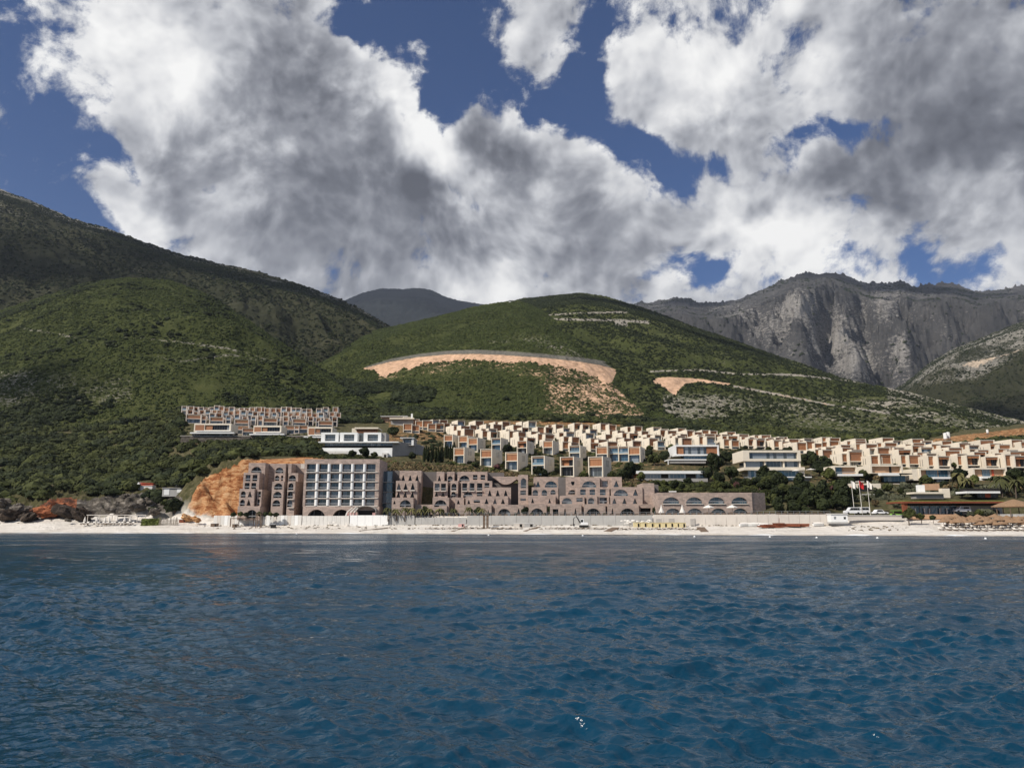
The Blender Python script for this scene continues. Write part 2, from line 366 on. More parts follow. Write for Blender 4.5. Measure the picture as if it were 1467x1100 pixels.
# per photo column: (depth offset from the shore, height) first, then (depth, photo row of the ground there)
Z = lambda v, z: ('z', v, z)
BEACH = [Z(-60,-7), Z(-14,-1.8), Z(0,0), Z(6,1.1)]
KN = {
 -260: [Z(26,5.0),Z(34,11),(300,716),(360,680),(420,640),(500,606),(600,596),(760,594)],
 0:   [Z(24,4.6),Z(27,5.2),Z(34,11.5),(300,712),(350,682),(410,640),(490,606),(600,592),(760,588)],
 70:  [Z(20,4.9),Z(24,5.4),Z(34,12.5),(300,710),(350,682),(410,642),(490,610),(600,596),(760,592)],
 130: [Z(24,4.9),Z(28,5.2),Z(40,11),(310,706),(350,682),(420,640),(490,608),(600,594),(760,590)],
 200: [Z(24,4.4),Z(28,5.2),(275,734),(298,706),(340,682),(400,645),(480,602),(600,588),(760,586)],
 250: [Z(22,4.0),Z(26,5.0),(268,735),(288,709),(340,682),(372,650),(392,633),(450,600),(480,590),(560,586),(760,584)],
 285: [Z(20,3.2),Z(24,4.6),(262,735),(276,690),(284,680),(310,668),(350,652),(388,632.5),(430,612),(475,592),(560,586),(760,582)],
 335: [Z(18,2.6),Z(19,5.4),(268,738),(276,664),(286,656),(310,655),(350,646),(388,632.5),(430,612),(475,592),(560,584),(760,580)],
 430: [Z(17,2.6),Z(18,5.4),(270,738),(274,661),(290,656),(306,652),(345,640),(380,632),(430,612),(475,594),(560,584),(760,578)],
 490: [Z(17,2.6),Z(18,5.4),(268,738),(272,660),(282,655),(300,650),(318,648),(330,640),(380,628),(430,614),(475,600),(560,586),(760,578)],
 550: [Z(17,2.6),Z(18,5.4),(266,738),(270,676),(280,668),(300,657),(318,650),(345,640),(400,622),(450,605),(490,597),(560,588),(760,578)],
 650: [Z(17,2.6),Z(18,5.4),(264,738),(270,678),(280,672),(297,665),(325,652),(345,645),(380,634),(420,624),(455,615),(480,609),(560,596),(760,582)],
 750: [Z(17,2.6),Z(18,5.4),(266,737),(272,688),(282,683),(292,675),(318,660),(345,650),(375,639),(415,628),(455,618),(485,611),(560,599),(760,584)],
 850: [Z(17,2.6),Z(18,5.4),(266,736),(272,688),(282,684),(300,676),(328,662),(365,648),(390,639),(425,628),(455,619),(490,612),(560,603),(760,590)],
 950: [Z(17,2.6),Z(18,5.6),(258,736),(266,702),(276,692),(284,690),(300,678),(316,664),(330,658),(362,645),(390,637),(425,628),(455,621),(500,614),(760,596)],
 1050:[Z(17,2.6),Z(18,5.8),(252,736),(258,708),(272,698),(286,690),(312,672),(335,660),(362,646),(395,638),(430,628),(470,620),(760,600)],
 1110:[Z(17,2.6),Z(18,5.8),(232,735),(252,716),(272,696),(286,690),(318,670),(345,655),(380,643),(410,635),(450,628),(520,621),(760,604)],
 1200:[Z(19,3.0),Z(21,4.6),(228,736),(240,731),(258,712),(272,694),(284,689),(312,672),(340,658),(370,648),(405,640),(450,634),(520,627),(760,612)],
 1300:[Z(22,3.6),Z(24,4.4),(228,737),(236,722),(252,712),(266,697),(284,692),(305,676),(335,660),(365,648),(400,640),(440,636),(520,630),(760,618)],
 1400:[Z(23,3.4),Z(26,4.6),(226,738),(236,718),(250,708),(264,694),(284,687),(300,676),(330,662),(360,650),(395,642),(440,638),(520,622),(760,612)],
 1467:[Z(23,3.4),Z(26,4.6),(224,738),(236,718),(250,706),(264,694),(284,686),(300,676),(330,662),(360,650),(395,643),(440,640),(520,618),(760,608)],
 1750:[Z(23,3.4),Z(26,4.6),(224,738),(236,716),(250,706),(264,694),(284,686),(300,676),(330,662),(360,650),(395,644),(440,641),(520,618),(760,608)],
}
KPX = sorted(KN); PROF = []
for k in KPX:
    y0 = shoreY(k); vs, zs = [], []
    for q in BEACH+KN[k]:
        if q[0] == 'z': vs.append(q[1]); zs.append(q[2])
        else: vs.append(q[0]-y0); zs.append(at(k, q[1], q[0]).z)
    PROF.append((np.array(vs), np.array(zs)))
KU = np.array([ue(k, 700)[0] for k in KPX])
def px_of_u(u): return np.interp(u, KU, KPX)
def ground(x, y):
    """height of the near land at plan position x,y (arrays)"""
    x = np.atleast_1d(np.asarray(x, float)); y = np.atleast_1d(np.asarray(y, float)); x, y = np.broadcast_arrays(x, y)
    u = x/y; pxs = px_of_u(u); v = y-shoreY(pxs)
    i = np.clip(np.searchsorted(KU, u)-1, 0, len(KU)-2); f = np.clip((u-KU[i])/(KU[i+1]-KU[i]), 0, 1)
    out = np.zeros(u.shape)
    for j in range(len(KU)-1):
        s = i == j
        if s.any():
            a = np.interp(v[s], *PROF[j]); b = np.interp(v[s], *PROF[j+1]); out[s] = a+(b-a)*f[s]
    w = smooth01((v-70)/60); out += w*fbm(x, y, 60, 4, 3)*2.0*np.where(v > 240, 1.6, .35)
    w2 = smooth01((v+4)/5)*(1-smooth01((v-18)/6)); out += w2*fbm(x, y, 9, 4, 5)*.16
    # rocky shore at the left end: broken ledges
    w3 = smooth01((v-22)/5)*(1-smooth01((v-62)/22))*smooth01((-0.43-u)/.05)
    out += w3*(fbm(x, y, 11, 5, 21, .6, True)*2.0-1.0)
    w4 = smooth01((v-18)/6)*(1-smooth01((v-52)/12))*smooth01((u+.455)/.03)*smooth01((-.36-u)/.03)
    out += w4*fbm(x, y, 14, 5, 25, .6, True)*1.3
    w5 = smooth01((v-20)/5)*(1-smooth01((v-52)/8))*smooth01((u+.445)/.02)*smooth01((-.325-u)/.02)
    out += w5*(fbm(x+y*.4, y*.5, 7, 5, 31, .6, True)*1.5-.8)
    return out
def g1(x, y): return float(ground(x, y)[0])
def on_ground(px, py, y0=262.0, y1=640.0):
    """the first point of the near land met by the sight line of a photo pixel"""
    u, e = ue(px, py); ys = np.arange(y0, y1, 1.0)
    d = ground(u*ys, ys)-(CAMZ+e*ys); k = np.argmax(d > 0)
    if d[k] <= 0: k = len(ys)-1
    return Vector((u*ys[k], ys[k], float(d[k]+CAMZ+e*ys[k])))

us = np.concatenate([np.linspace(ue(-260,700)[0], ue(1750,700)[0], 760)])
vr = np.concatenate([np.linspace(-60,-6,6), np.linspace(-4,30,50), np.linspace(31,110,90), np.linspace(111.5,540,170)])
U, V = np.meshgrid(us, vr); PXg = px_of_u(U); Yg = shoreY(PXg)+V; Xg = U*Yg
Zg = ground(Xg, Yg)
def grid_mesh(name, X, Y, Zz, attrs=None):
    nr, nc = X.shape; me = bpy.data.meshes.new(name)
    idx = np.arange(nr*nc).reshape(nr, nc)
    q = np.stack([idx[:-1,:-1], idx[:-1,1:], idx[1:,1:], idx[1:,:-1]], -1).reshape(-1, 4)
    me.vertices.add(nr*nc); me.vertices.foreach_set('co', np.stack([X, Y, Zz], -1).astype(np.float32).ravel())
    me.loops.add(q.size); me.loops.foreach_set('vertex_index', q.ravel().astype(np.int32))
    me.polygons.add(len(q)); me.polygons.foreach_set('loop_start', (np.arange(len(q))*4).astype(np.int32))
    try: me.polygons.foreach_set('loop_total', np.full(len(q), 4, np.int32))
    except Exception: pass
    me.update(calc_edges=True); me.polygons.foreach_set('use_smooth', np.ones(len(q), bool))
    for k, a in (attrs or {}).items():
        at_ = me.attributes.new(k, 'FLOAT', 'POINT'); at_.data.foreach_set('value', np.asarray(a, np.float32).ravel())
    me.validate(); return me

def attr(t, name): 
    nd = t.n('ShaderNodeAttribute'); nd.attribute_name = name; return nd.outputs['Fac']
def landmat(name, grass, rockc, earthc, s=1.0, rockbias=0.0):
    m, t, b = new_mat(name)
    pos = t.n('ShaderNodeNewGeometry').outputs['Position']
    big = t.noise(pos, .006*s, 5, .6); mid = t.noise(pos, .05*s, 6, .65); fine = t.noise(pos, .35*s, 6, .7)
    f = t.m('ADD', t.m('MULTIPLY', big, .35), t.m('ADD', t.m('MULTIPLY', mid, .4), t.m('MULTIPLY', fine, .25)))
    c = t.ramp(f, [(.33, grass[0]), (.5, grass[1]), (.66, grass[2])])
    # pale limestone lying in the scrub, drawn out along the slope
    lay_ = t.noise(t.v('MULTIPLY', pos, (1, 1, 3.0)), .34*s, 7, .74, 2.1, .6); patch = t.noise(pos, .012*s, 4, .6)
    rk = t.m('ADD', t.m('ADD', lay_, t.m('MULTIPLY', t.m('SUBTRACT', patch, .5), .55)), t.m('MULTIPLY', attr(t, 'rock'), .45))
    rk = t.mr(rk, .69-rockbias, .78-rockbias)
    rc = t.ramp(t.noise(pos, .9*s, 5, .7), [(.3, tuple(k*.5 for k in rockc)), (.7, rockc)])
    c = t.mix(rk, c, rc)
    e = attr(t, 'earth'); en = t.noise(t.v('MULTIPLY', pos, (1, 1, .35)), .22*s, 7, .7)
    ec = t.ramp(en, [(.3, tuple(k*.55 for k in earthc)), (.5, earthc), (.7, tuple(min(1, k*1.2+.06) for k in earthc))])
    em = t.mr(t.m('ADD', e, t.m('MULTIPLY', t.m('SUBTRACT', t.m('ADD', t.m('MULTIPLY', fine, .6), t.m('MULTIPLY', mid, .4)), .5), 1.5)), .42, .56)
    c = t.mix(em, c, ec)
    g = attr(t, 'grey'); gc = t.ramp(fine, [(.3, (.10,.095,.085)), (.7, (.26,.24,.21))]); c = t.mix(g, c, gc)
    t.set(b.inputs['Base Color'], c); b.inputs['Roughness'].default_value = .95; b.inputs['Specular IOR Level'].default_value = .1
    bump(t, b, t.m('ADD', f, t.m('MULTIPLY', lay_, .5)), 1.0, 2.5/s)
    return m
# near land: pale pebbles on the beach, ochre earth on the cuts, scrub soil elsewhere
m, t, b = new_mat('near_land')
pos = t.n('ShaderNodeNewGeometry').outputs['Position']
n1_ = t.noise(pos, .5, 7, .7); n2_ = t.noise(pos, .06, 5, .6)
soil = t.ramp(n1_, [(.3, (.035,.04,.016)), (.5, (.085,.078,.036)), (.7, (.17,.14,.085))])
sx = t.n('ShaderNodeSeparateXYZ'); t.set(sx.inputs[0], pos)
peb = t.noise(pos, 3.0, 5, .75); strand = t.noise(t.v('MULTIPLY', pos, (.07, .5, 1.0)), 1.2, 5, .6)
sand = t.ramp(t.m('ADD', t.m('MULTIPLY', peb, .35), t.m('MULTIPLY', strand, .65)), [(.3, (.47,.42,.36)), (.5, (.71,.66,.59)), (.68, (.79,.75,.70))])
wet = t.mr(sx.outputs[2], .05, .5); sand = t.mix(wet, (.52,.47,.41), sand)
ocr = t.ramp(t.m('ADD', t.m('MULTIPLY', t.noise(t.v('MULTIPLY', pos, (1,1,2.6)), .28, 9, .7, 2.1, .8), .75), t.m('MULTIPLY', n1_, .25)), [(.34, (.07,.025,.012)), (.44, (.27,.095,.035)), (.54, (.50,.27,.125)), (.66, (.64,.45,.27))])
red = t.ramp(t.noise(t.v('MULTIPLY', pos, (1,1,1.3)), .35, 8, .7, 2.1, .6), [(.34, (.035,.025,.02)), (.47, (.13,.06,.04)), (.58, (.30,.10,.045)), (.72, (.36,.25,.18))])
stn = t.ramp(t.noise(t.v('MULTIPLY', pos, (1,1,2.0)), .3, 8, .7, 2.1, .6), [(.33, (.03,.026,.021)), (.5, (.11,.096,.08)), (.68, (.33,.295,.25))])
jig = t.m('MULTIPLY', t.m('SUBTRACT', n1_, .5), .8)
c = t.mix(t.mr(t.m('ADD', attr(t, 'stone'), jig), .4, .6), soil, stn)
c = t.mix(t.mr(t.m('ADD', attr(t, 'red'), jig), .4, .6), c, red)
c = t.mix(t.mr(t.m('ADD', attr(t, 'earth'), jig), .4, .6), c, ocr)
c = t.mix(attr(t, 'beach'), c, sand)
t.set(b.inputs['Base Color'], c); b.inputs['Roughness'].default_value = .95; b.inputs['Specular IOR Level'].default_value = .1
bump(t, b, t.m('ADD', n1_, t.noise(pos, .2, 6, .65)), 1.0, .8)
near_land = m
GX, GY = proj(Xg, Yg, Zg)
beachw = 1-smooth01((V-pl([(-260,27),(0,25),(70,20),(130,25),(200,27),(250,24),(285,21),(335,18.5),(1110,18.5),(1200,21),(1300,24),(1467,26),(1750,26)], PXg))/2.5)
def band(px, py, pts_top, pts_bot, x0, x1, soft=2.0):
    m_ = smooth01((py-pl(pts_top, px))/soft+.5)*smooth01((pl(pts_bot, px)-py)/soft+.5)
    return m_*smooth01((px-x0)/4+.5)*smooth01((x1-px)/4+.5)
earthw = np.maximum.reduce([
  band(GX, GY, [(262,742),(274,712),(286,692),(302,679),(334,669),(346,658),(440,658)], [(250,748),(440,748)], 260, 442),
  band(GX, GY, [(335,659.5),(400,657),(440,654.5)], [(335,668),(440,664)], 338, 465)*(V > 40),
  band(GX, GY, [(385,638),(445,640)], [(385,650),(445,646)], 386, 404)*.9+band(GX, GY, [(385,643),(445,643)], [(385,650),(445,648)], 424, 446)*.9,
  band(GX, GY, [(238,628),(256,592),(262,590)], [(238,634),(262,634)], 238, 262)*.8,
  band(GX, GY, [(550,600),(640,606)], [(550,634),(640,630)], 555, 640)*.47,
  band(GX, GY, [(690,602),(870,604)], [(690,607),(870,612)], 690, 890)*.5,
  band(GX, GY, [(1225,640),(1255,633),(1280,636),(1310,640),(1340,628),(1380,622),(1420,618),(1467,612),(1750,610)], [(1225,642),(1300,645),(1330,642),(1400,634),(1467,624),(1750,622)], 1225, 1760)*.53,
  smooth01((GX-560)/30)*(V > 75)*(V < 275)*(.40+.0*GX)*(1-smooth01((GX-1760)/4))])
redw = .62*band(GX, GY, [(255,722),(300,716),(345,720)], [(255,748),(345,748)], 262, 345, 6)+band(GX, GY, [(20,738),(50,728),(70,716),(100,712),(125,722),(140,738)], [(20,746),(150,748)], 40, 110)
stonew = np.maximum(band(GX, GY, [(-260,716),(0,716),(30,722),(60,725),(130,712),(240,700),(262,712)], [(-260,750),(262,750)], -260, 262)*.62,
   band(GX, GY, [(150,735),(190,716),(225,706),(262,714)], [(150,750),(262,750)], 150, 262)*.75)
gm = grid_mesh('ground', Xg, Yg, Zg, {'beach': beachw, 'earth': earthw*(1-beachw), 'red': redw*(1-beachw), 'stone': stonew*(1-beachw)})
tag(link('ground', gm, near_land), kind='structure')

# ------------------------------------------------------------------ hills and mountains
LANDS = {}
def hill(name, ridge, Yb, pyb, mat, nc, nr, x0, x1, amp, ns, seed, ridged=False, attrs=None, gully=0.0, back=.35, rough=1.0, bulge=0.25, crest=.06, fade=1.5, crag=0.0, spurs=()):
    rp = [(p, *ue(p, q), Yq) for p, q, Yq in ridge]
    ru = [r[1] for r in rp]; re = [r[2] for r in rp]; rY = [r[3] for r in rp]
    u = np.linspace(ue(x0, 500)[0], ue(x1, 500)[0], nc)
    E = np.interp(u, ru, re); YR = np.interp(u, ru, rY)
    k = np.hanning(9); k /= k.sum(); YR = np.convolve(np.pad(YR, 4, 'edge'), k, 'valid'); E = np.convolve(np.pad(E, 4, 'edge'), k, 'valid')
    pxs = np.interp(u, ru, [r[0] for r in rp])
    yb = np.minimum(pl(Yb, pxs), YR-60); zb = CAMZ+np.array([ue(p, q)[1] for p, q in zip(pxs, pl(pyb, pxs))])*yb
    zr = CAMZ+E*YR
    tt = np.concatenate([np.linspace(0, 1, nr), 1+np.linspace(.02, back, 14)])
    T, UU = np.meshgrid(tt, u, indexing='ij')
    s = np.where(T <= 1, T*(1+bulge-bulge*T), 1-(T-1)*.9)
    Yh = yb+(YR-yb)*T; Zh = zb+(zr-zb)*s; Xh = UU*Yh
    env = np.clip(T, 0, 1)**.7*np.where(T <= 1, np.clip((1.0-T)*fade, crest, 1), crest)
    n = fbm(Xh, Yh, ns, 7, seed, .5 if not ridged else .56, ridged)
    if gully:  # gullies running down the slope
        cx = Xh/np.maximum(Yh, 1)*np.mean(YR)+.35*Yh+fbm(Xh, Yh, ns*2, 3, seed+40)*ns*.7
        n = n+gully*fbm(cx, Yh*.12, ns*.5, 5, seed+60, .55, True)
    if ridged: n = n-n.mean()
    Zh = Zh+amp*env*n+rough*fbm(Xh, Yh, 14, 3, seed+9)*np.where(T > 0, 1, 0)
    for line, w_, A_ in spurs:
        lx = np.interp(T, [p[1] for p in sorted(line, key=lambda q: q[1])], [p[0] for p in sorted(line, key=lambda q: q[1])])
        d_ = np.abs(pxs[None,:]+fbm(Xh, Yh, 500, 4, seed+70)*15-lx)/w_; t0_, t1_ = min(p[1] for p in line), max(p[1] for p in line)
        Zh = Zh+A_*smooth01(1-d_/1.35)*smooth01((T-t0_+.12)/.12)*smooth01((t1_+.1-T)/.12)*np.where(T <= 1, np.clip((1.0-T)*2.2, 0, 1), 0)
    if crag: cn = fbm(Xh, Yh, 150, 5, seed+80, .6, True); Zh = Zh+crag*(cn-cn.mean())*np.clip(T*4, 0, 1)*np.where(T <= 1, np.clip((1.04-T)*4, .22, 1), .2)
    # no bump on the slope may overtop the skyline of the ridge behind it
    cap = CAMZ+(E[None,:]-np.abs(E[None,:])*.10*np.clip(1-T, 0, 1)-.0012*np.clip((1-T)*12, 0, 1))*Yh; over = Zh-cap
    Zh = np.where((T < .995) & (over > 0), cap-np.minimum(over, 60)*.18, Zh)
    HX, HY = proj(Xh, Yh, Zh)
    A = {k_: f(HX, HY, T) for k_, f in (attrs or {}).items()}
    for k_ in ('earth', 'rock', 'grey'): A.setdefault(k_, np.zeros_like(T))
    o = link(name, grid_mesh(name, Xh, Yh, Zh, A), mat); tag(o, kind='structure')
    LANDS[name] = (Xh, Yh, Zh, T, A, HX, HY); return o
G1 = ((.025,.032,.010),(.056,.066,.020),(.105,.108,.040))
G2 = ((.018,.021,.011),(.038,.040,.021),(.072,.068,.038))
hill_m = landmat('scrub_hill', G1, (.42,.38,.32), (.62,.40,.26), 1.0, .025)
hill_m2 = landmat('high_scrub_hill', G2, (.34,.32,.28), (.50,.40,.30), .6, .02)
mount_m = landmat('grey_mountain', ((.030,.031,.032),(.064,.063,.063),(.118,.114,.108)), (.36,.34,.315), (.5,.4,.3), .16, .06)
far_m = landmat('far_mountain', ((.008,.010,.010),(.014,.017,.016),(.024,.026,.024)), (.12,.12,.115), (.4,.3,.2), .25, -.05)

def scar_rock(px, py, T):  # thin lines of bare stone along old tracks
    r = np.zeros_like(px)
    for line in ([(170,482),(260,490),(330,500),(400,520)],[(200,505),(260,518),(330,508),(400,522)],[(30,470),(90,480),(180,500)]):
        xs = [p[0] for p in line]; r = np.maximum(r, np.exp(-((py-pl(line, px))/2.2)**2)*((px > min(xs)) & (px < max(xs)))*.5)
    r = np.maximum(r, band(px, py, [(0,525),(180,535)], [(0,590),(180,580)], -60, 190, 20)*.30)
    return r
hill('hillside', [(-260,475,1000),(-60,460,960),(0,446,950),(60,426,930),(120,406,900),(180,397,880),(240,400,870),(300,421,850),(360,461,820),(420,501,790),(480,540,750),(540,571,710),(600,592,680),(680,606,650),(760,612,640)],
     [(-260,470),(760,470)], [(-260,628),(200,622),(760,620)], hill_m, 420, 200, -260, 720, 34, 190, 11, attrs={'rock': scar_rock}, gully=.12)
def h2rock(px, py, T): return .25*smooth01((360-py+.0*px)/60)*.9+smooth01((T-.86)/.1)*.35
hill('high_ridge', [(-260,195,2100),(-100,238,2050),(0,272,2000),(50,290,1960),(100,313,1920),(150,326,1880),(200,345,1830),(260,365,1780),(320,381,1720),(370,392,1670),(440,412,1600),(490,432,1540),(520,448,1500),(545,462,1470),(580,482,1430),(640,500,1400)],
     [(-260,900),(640,850)], [(-260,560),(640,560)], hill_m2, 420, 220, -260, 640, 70, 420, 22, attrs={'rock': h2rock}, gully=.35, rough=2.0, crag=9)
hill('far_mountain', [(400,470,6500),(470,440,6500),(500,427,6400),(520,419,6400),(548,413.5,6400),(575,415,6400),(600,411.5,6900),(618,414,6900),(640,425,6600),(662,431,6500),(690,435,6500),(760,450,6400),(820,470,6400)],
     [(400,4200),(820,4200)], [(400,520),(820,520)], far_m, 220, 120, 400, 820, 260, 1100, 33, True, gully=.3, rough=6, crest=.03, fade=.9)
SC_T = [(518,528),(535,524),(560,518),(600,511.5),(640,507.5),(680,507),(720,508.5),(780,512.5),(830,518),(860,523),(880,528),(920,540),(945,548),(962,556)]
def h4earth(px, py, T):
    bot = [(518,529),(535,532),(552,540),(575,531),(610,521),(650,516.5),(690,516),(720,521),(760,519),(800,527),(830,530),(850,538),(866,550),(876,548),(884,531),(920,543),(962,559)]
    bot = [(p, q-.5) for p, q in bot]; jit = 3.2*vnoise(px/9.0, py*0+.5, 3)+1.8*vnoise(px/3.2, py*0+.5, 4); e = band(px, py-jit*smooth01((py-pl(SC_T, px)-2)/3), SC_T, bot, 520, 930, 2.5)
    spill = band(px, py, [(560,540),(700,520),(800,523),(870,540),(930,596)], [(560,552),(700,545),(780,592),(870,612),(940,618)], 725, 938, 12)*smooth01((px-715)/90)*.485
    spill2 = band(px, py, SC_T, [(518,548),(700,535),(800,548),(870,560)], 540, 860, 10)*.38
    return np.maximum.reduce([e, spill, spill2])
def h4grey(px, py, T):
    top = [(518,527),(560,514),(600,507),(640,502.5),(680,501),(720,502.5),(780,507),(830,512),(860,516),(885,524),(920,536),(962,553)]
    return band(px, py, top, SC_T, 524, 905, 1.6)*.85
def h4rock(px, py, T): return band(px, py, [(700,470),(880,490)], [(700,500),(900,525)], 690, 850, 14)*.25
hill('central_hill', [(420,540,1250),(450,512,1260),(490,492,1260),(520,477,1240),(560,468,1220),(600,459,1200),(640,450,1170),(680,440,1150),(715,435,1130),(735,432.5,1120),(752,434,1110),(770,442,1090),(800,456,1060),(830,471,1020),(850,482,1000),(880,500,960),(900,514,930),(930,536,900),(960,553,870),(1000,572,830),(1040,590,790),(1100,612,740)],
     [(420,560),(1100,560)], [(420,600),(650,606),(850,615),(1100,628)], hill_m, 560, 300, 420, 1100, 30, 200, 44, attrs={'earth': h4earth, 'grey': h4grey, 'rock': h4rock}, gully=.12)
def h5rock(px, py, T):
    r = np.zeros_like(px)
    for line, w in (([(780,452),(820,449),(900,447)],1.3),([(780,457),(840,458),(890,459),(930,462)],2.0),([(880,462),(900,463)],5),([(930,532),(1000,530),(1060,536),(1140,537),(1220,546),(1290,552)],1.3),
                    ([(1050,553),(1120,566),(1190,580),(1260,590),(1320,597)],1.6),([(1060,473),(1140,500),(1220,525)],1.0)):
        xs = [p[0] for p in line]; r = np.maximum(r, np.exp(-((py-pl(line, px))/w)**2)*((px > min(xs)) & (px < max(xs)))*1.0)
    r = np.maximum(r, band(px, py, [(960,560),(1467,575)], [(960,615),(1467,630)], 950, 1500, 16)*.36)
    return np.maximum(r, band(px, py, [(1270,545),(1500,580)], [(1270,575),(1500,620)], 1270, 1500, 14)*.5)
def h5earth(px, py, T):
    a = band(px, py, [(930,545),(944,541),(960,540),(1000,542.5),(1045,549)], [(930,547),(944,551),(958,560),(967,567),(973,557),(983,550),(1000,547),(1045,552.5)], 936, 1046, 1.5)
    return np.maximum(a, band(px, py, [(1050,551),(1120,564),(1190,578)], [(1050,554),(1120,568),(1190,582)], 1050, 1200, 1.5)*.4)
hill('long_slope', [(600,500,1760),(640,470,1740),(690,448,1720),(730,433,1700),(750,428,1680),(775,425.5,1660),(800,422,1640),(830,420,1620),(870,426,1580),(920,441,1520),(960,455,1460),(1000,470,1410),(1060,490,1330),(1100,505,1280),(1150,521,1220),(1200,540,1160),(1250,552,1100),(1300,562,1050),(1350,575,1000),(1400,588,950),(1467,606,900),(1560,628,840),(1700,650,780)],
     [(600,600),(1700,560)], [(600,620),(900,622),(1200,636),(1467,640),(1700,648)], hill_m, 640, 260, 600, 1700, 40, 240, 55, attrs={'rock': h5rock, 'earth': h5earth}, gully=.18)
def h6rock(px, py, T):
    g = lambda x, y, rx, ry: np.exp(-((px-x)/rx)**2-((py-y)/ry)**2)
    return .06+.52*np.maximum.reduce([g(1190,480,42,40), g(1150,440,30,24), g(1225,520,34,22), g(1270,440,20,30)*.8, g(1110,480,40,30)*.7, g(1290,500,18,30)*.8, g(1060,450,40,16)*.4])
hill('grey_mountain', [(800,450,5200),(880,431,5200),(900,433,5100),(930,433,5100),(975,427.5,5000),(1000,433,4900),(1040,432,4800),(1060,428,4700),(1085,417,4600),(1105,408,4550),(1130,398,4500),(1145,392.5,4450),(1165,394,4450),(1185,389.5,4400),(1200,393,4400),(1225,402,4400),(1250,409,4400),(1275,409,4450),(1292,406.5,4450),(1312,411,4500),(1340,408,4600),(1370,408.5,4700),(1400,416,4800),(1430,414,4900),(1467,409,5000),(1600,395,5200),(1700,400,5200)],
     [(800,2400),(1700,2400)], [(800,600),(1700,610)], mount_m, 560, 260, 800, 1700, 300, 900, 66, True, attrs={'rock': h6rock}, gully=.28, rough=9, bulge=.1, crest=.05, fade=1.0, crag=75, spurs=[([(1185,1.0),(1212,.8),(1240,.6),(1262,.4),(1292,.15)],34,210),([(1145,1.0),(1118,.75),(1080,.5),(1020,.3)],40,200),([(1168,.95),(1165,.65),(1150,.4),(1140,.1)],30,190),([(1292,1.0),(1300,.75),(1318,.5),(1345,.3)],34,200),
      ([(1225,.6),(1205,.35),(1210,.08)],26,150),([(1360,1.0),(1375,.75),(1392,.5),(1420,.3)],36,190),([(1085,.95),(1050,.7),(1000,.5),(950,.35)],34,150),([(1430,1.0),(1445,.7),(1490,.4)],40,180),([(1240,.9),(1232,.65),(1236,.4)],18,-150),([(1100,.75),(1110,.45),(1100,.2)],22,110),([(1190,.7),(1186,.5),(1178,.3)],16,-90),([(975,.95),(985,.6),(1000,.3)],30,140),([(1320,.9),(1290,.6),(1285,.35)],18,-110)])
def h7rock(px, py, T): return band(px, py, [(1300,500),(1467,440)], [(1300,560),(1400,545),(1467,505),(1600,490)], 1290, 1700, 16)*.40
def h7earth(px, py, T): return band(px, py, [(1380,520),(1395,516),(1430,510),(1467,498)], [(1380,526),(1400,527),(1430,514),(1467,500.5)], 1378, 1480, 2)*.55
hill('east_hill', [(1220,575,2300),(1280,560,2300),(1300,546,2300),(1330,520,2280),(1360,503,2260),(1380,495,2250),(1420,478,2230),(1450,466,2210),(1467,461,2200),(1540,440,2150),(1700,420,2100)],
     [(1220,1200),(1700,1200)], [(1220,612),(1700,615)], hill_m2, 300, 160, 1220, 1700, 70, 330, 77, attrs={'rock': h7rock, 'earth': h7earth}, gully=.3, rough=2, crag=10)

# ------------------------------------------------------------------ sea
def waves(X, Y):
    r = np.random.default_rng(5); Zw = np.zeros_like(X); DX = np.zeros_like(X); DY = np.zeros_like(X)
    dist = np.sqrt(X*X+Y*Y)
    for i in range(130):
        lam = 0.20*(8.0/0.20)**r.random()**1.15; th = R(252)+r.normal(0, .55); k = 2*np.pi/lam
        a = .0142*lam**(.95 if lam < 1.2 else .25)*(1.0 if lam < 1.2 else 1.136)*r.uniform(.5, 1.1); ph = r.uniform(0, 6.28)
        fade = np.clip(lam/(2.0*Y*Y*.15/1500)-1.2, 0, 1)*np.clip(lam/(2.0*np.abs(Y)*2.5/900)-1.0, 0, 1)
        p = k*(X*np.cos(th)+Y*np.sin(th))+ph; Zw += a*fade*np.cos(p); DX -= a*.4*fade*np.cos(th)*np.sin(p); DY -= a*.4*fade*np.sin(th)*np.sin(p)
    gust = .72+.5*np.clip(fbm(X, Y, 16, 3, 91)+.1, -.5, .9)
    return Zw*gust, DX*gust, DY*gust
def sea():
    yy = 1.0/np.linspace(1/6.5, 1/252.0, 1500); uu = np.linspace(-1.25, 1.25, 900)
    Yw, Uw = np.meshgrid(yy, uu, indexing='ij'); Xw = Uw*Yw
    Zw, DX, DY = waves(Xw, Yw)
    px_ = px_of_u(Uw); near = np.clip((shoreY(px_)-Yw)/8, .2, 1); near = np.where(Yw > shoreY(px_), .05, near)
    o = link('sea', grid_mesh('sea', Xw+DX*near, Yw+DY*near, Zw*near), sea_m); tag(o, kind='structure'); return o
sea_m, t, b = new_mat('sea_water')
pos = t.n('ShaderNodeNewGeometry').outputs['Position']; fres = None
body = t.ramp(t.noise(pos, .05, 4, .6), [(.3, (.0012,.027,.054)), (.7, (.002,.041,.083))])
t.set(b.inputs['Base Color'], body); sy_ = t.n('ShaderNodeSeparateXYZ'); t.set(sy_.inputs[0], pos); t.set(b.inputs['Roughness'], t.m('MULTIPLY', t.mr(sy_.outputs[1], 20.0, 170.0, .05, .25), t.mr(t.noise(t.v('MULTIPLY', pos, (.25, 1.0, 1)), .06, 5, .65), .35, .65, .45, 1.35))); b.inputs['IOR'].default_value = 1.38; b.inputs['Specular IOR Level'].default_value = .5
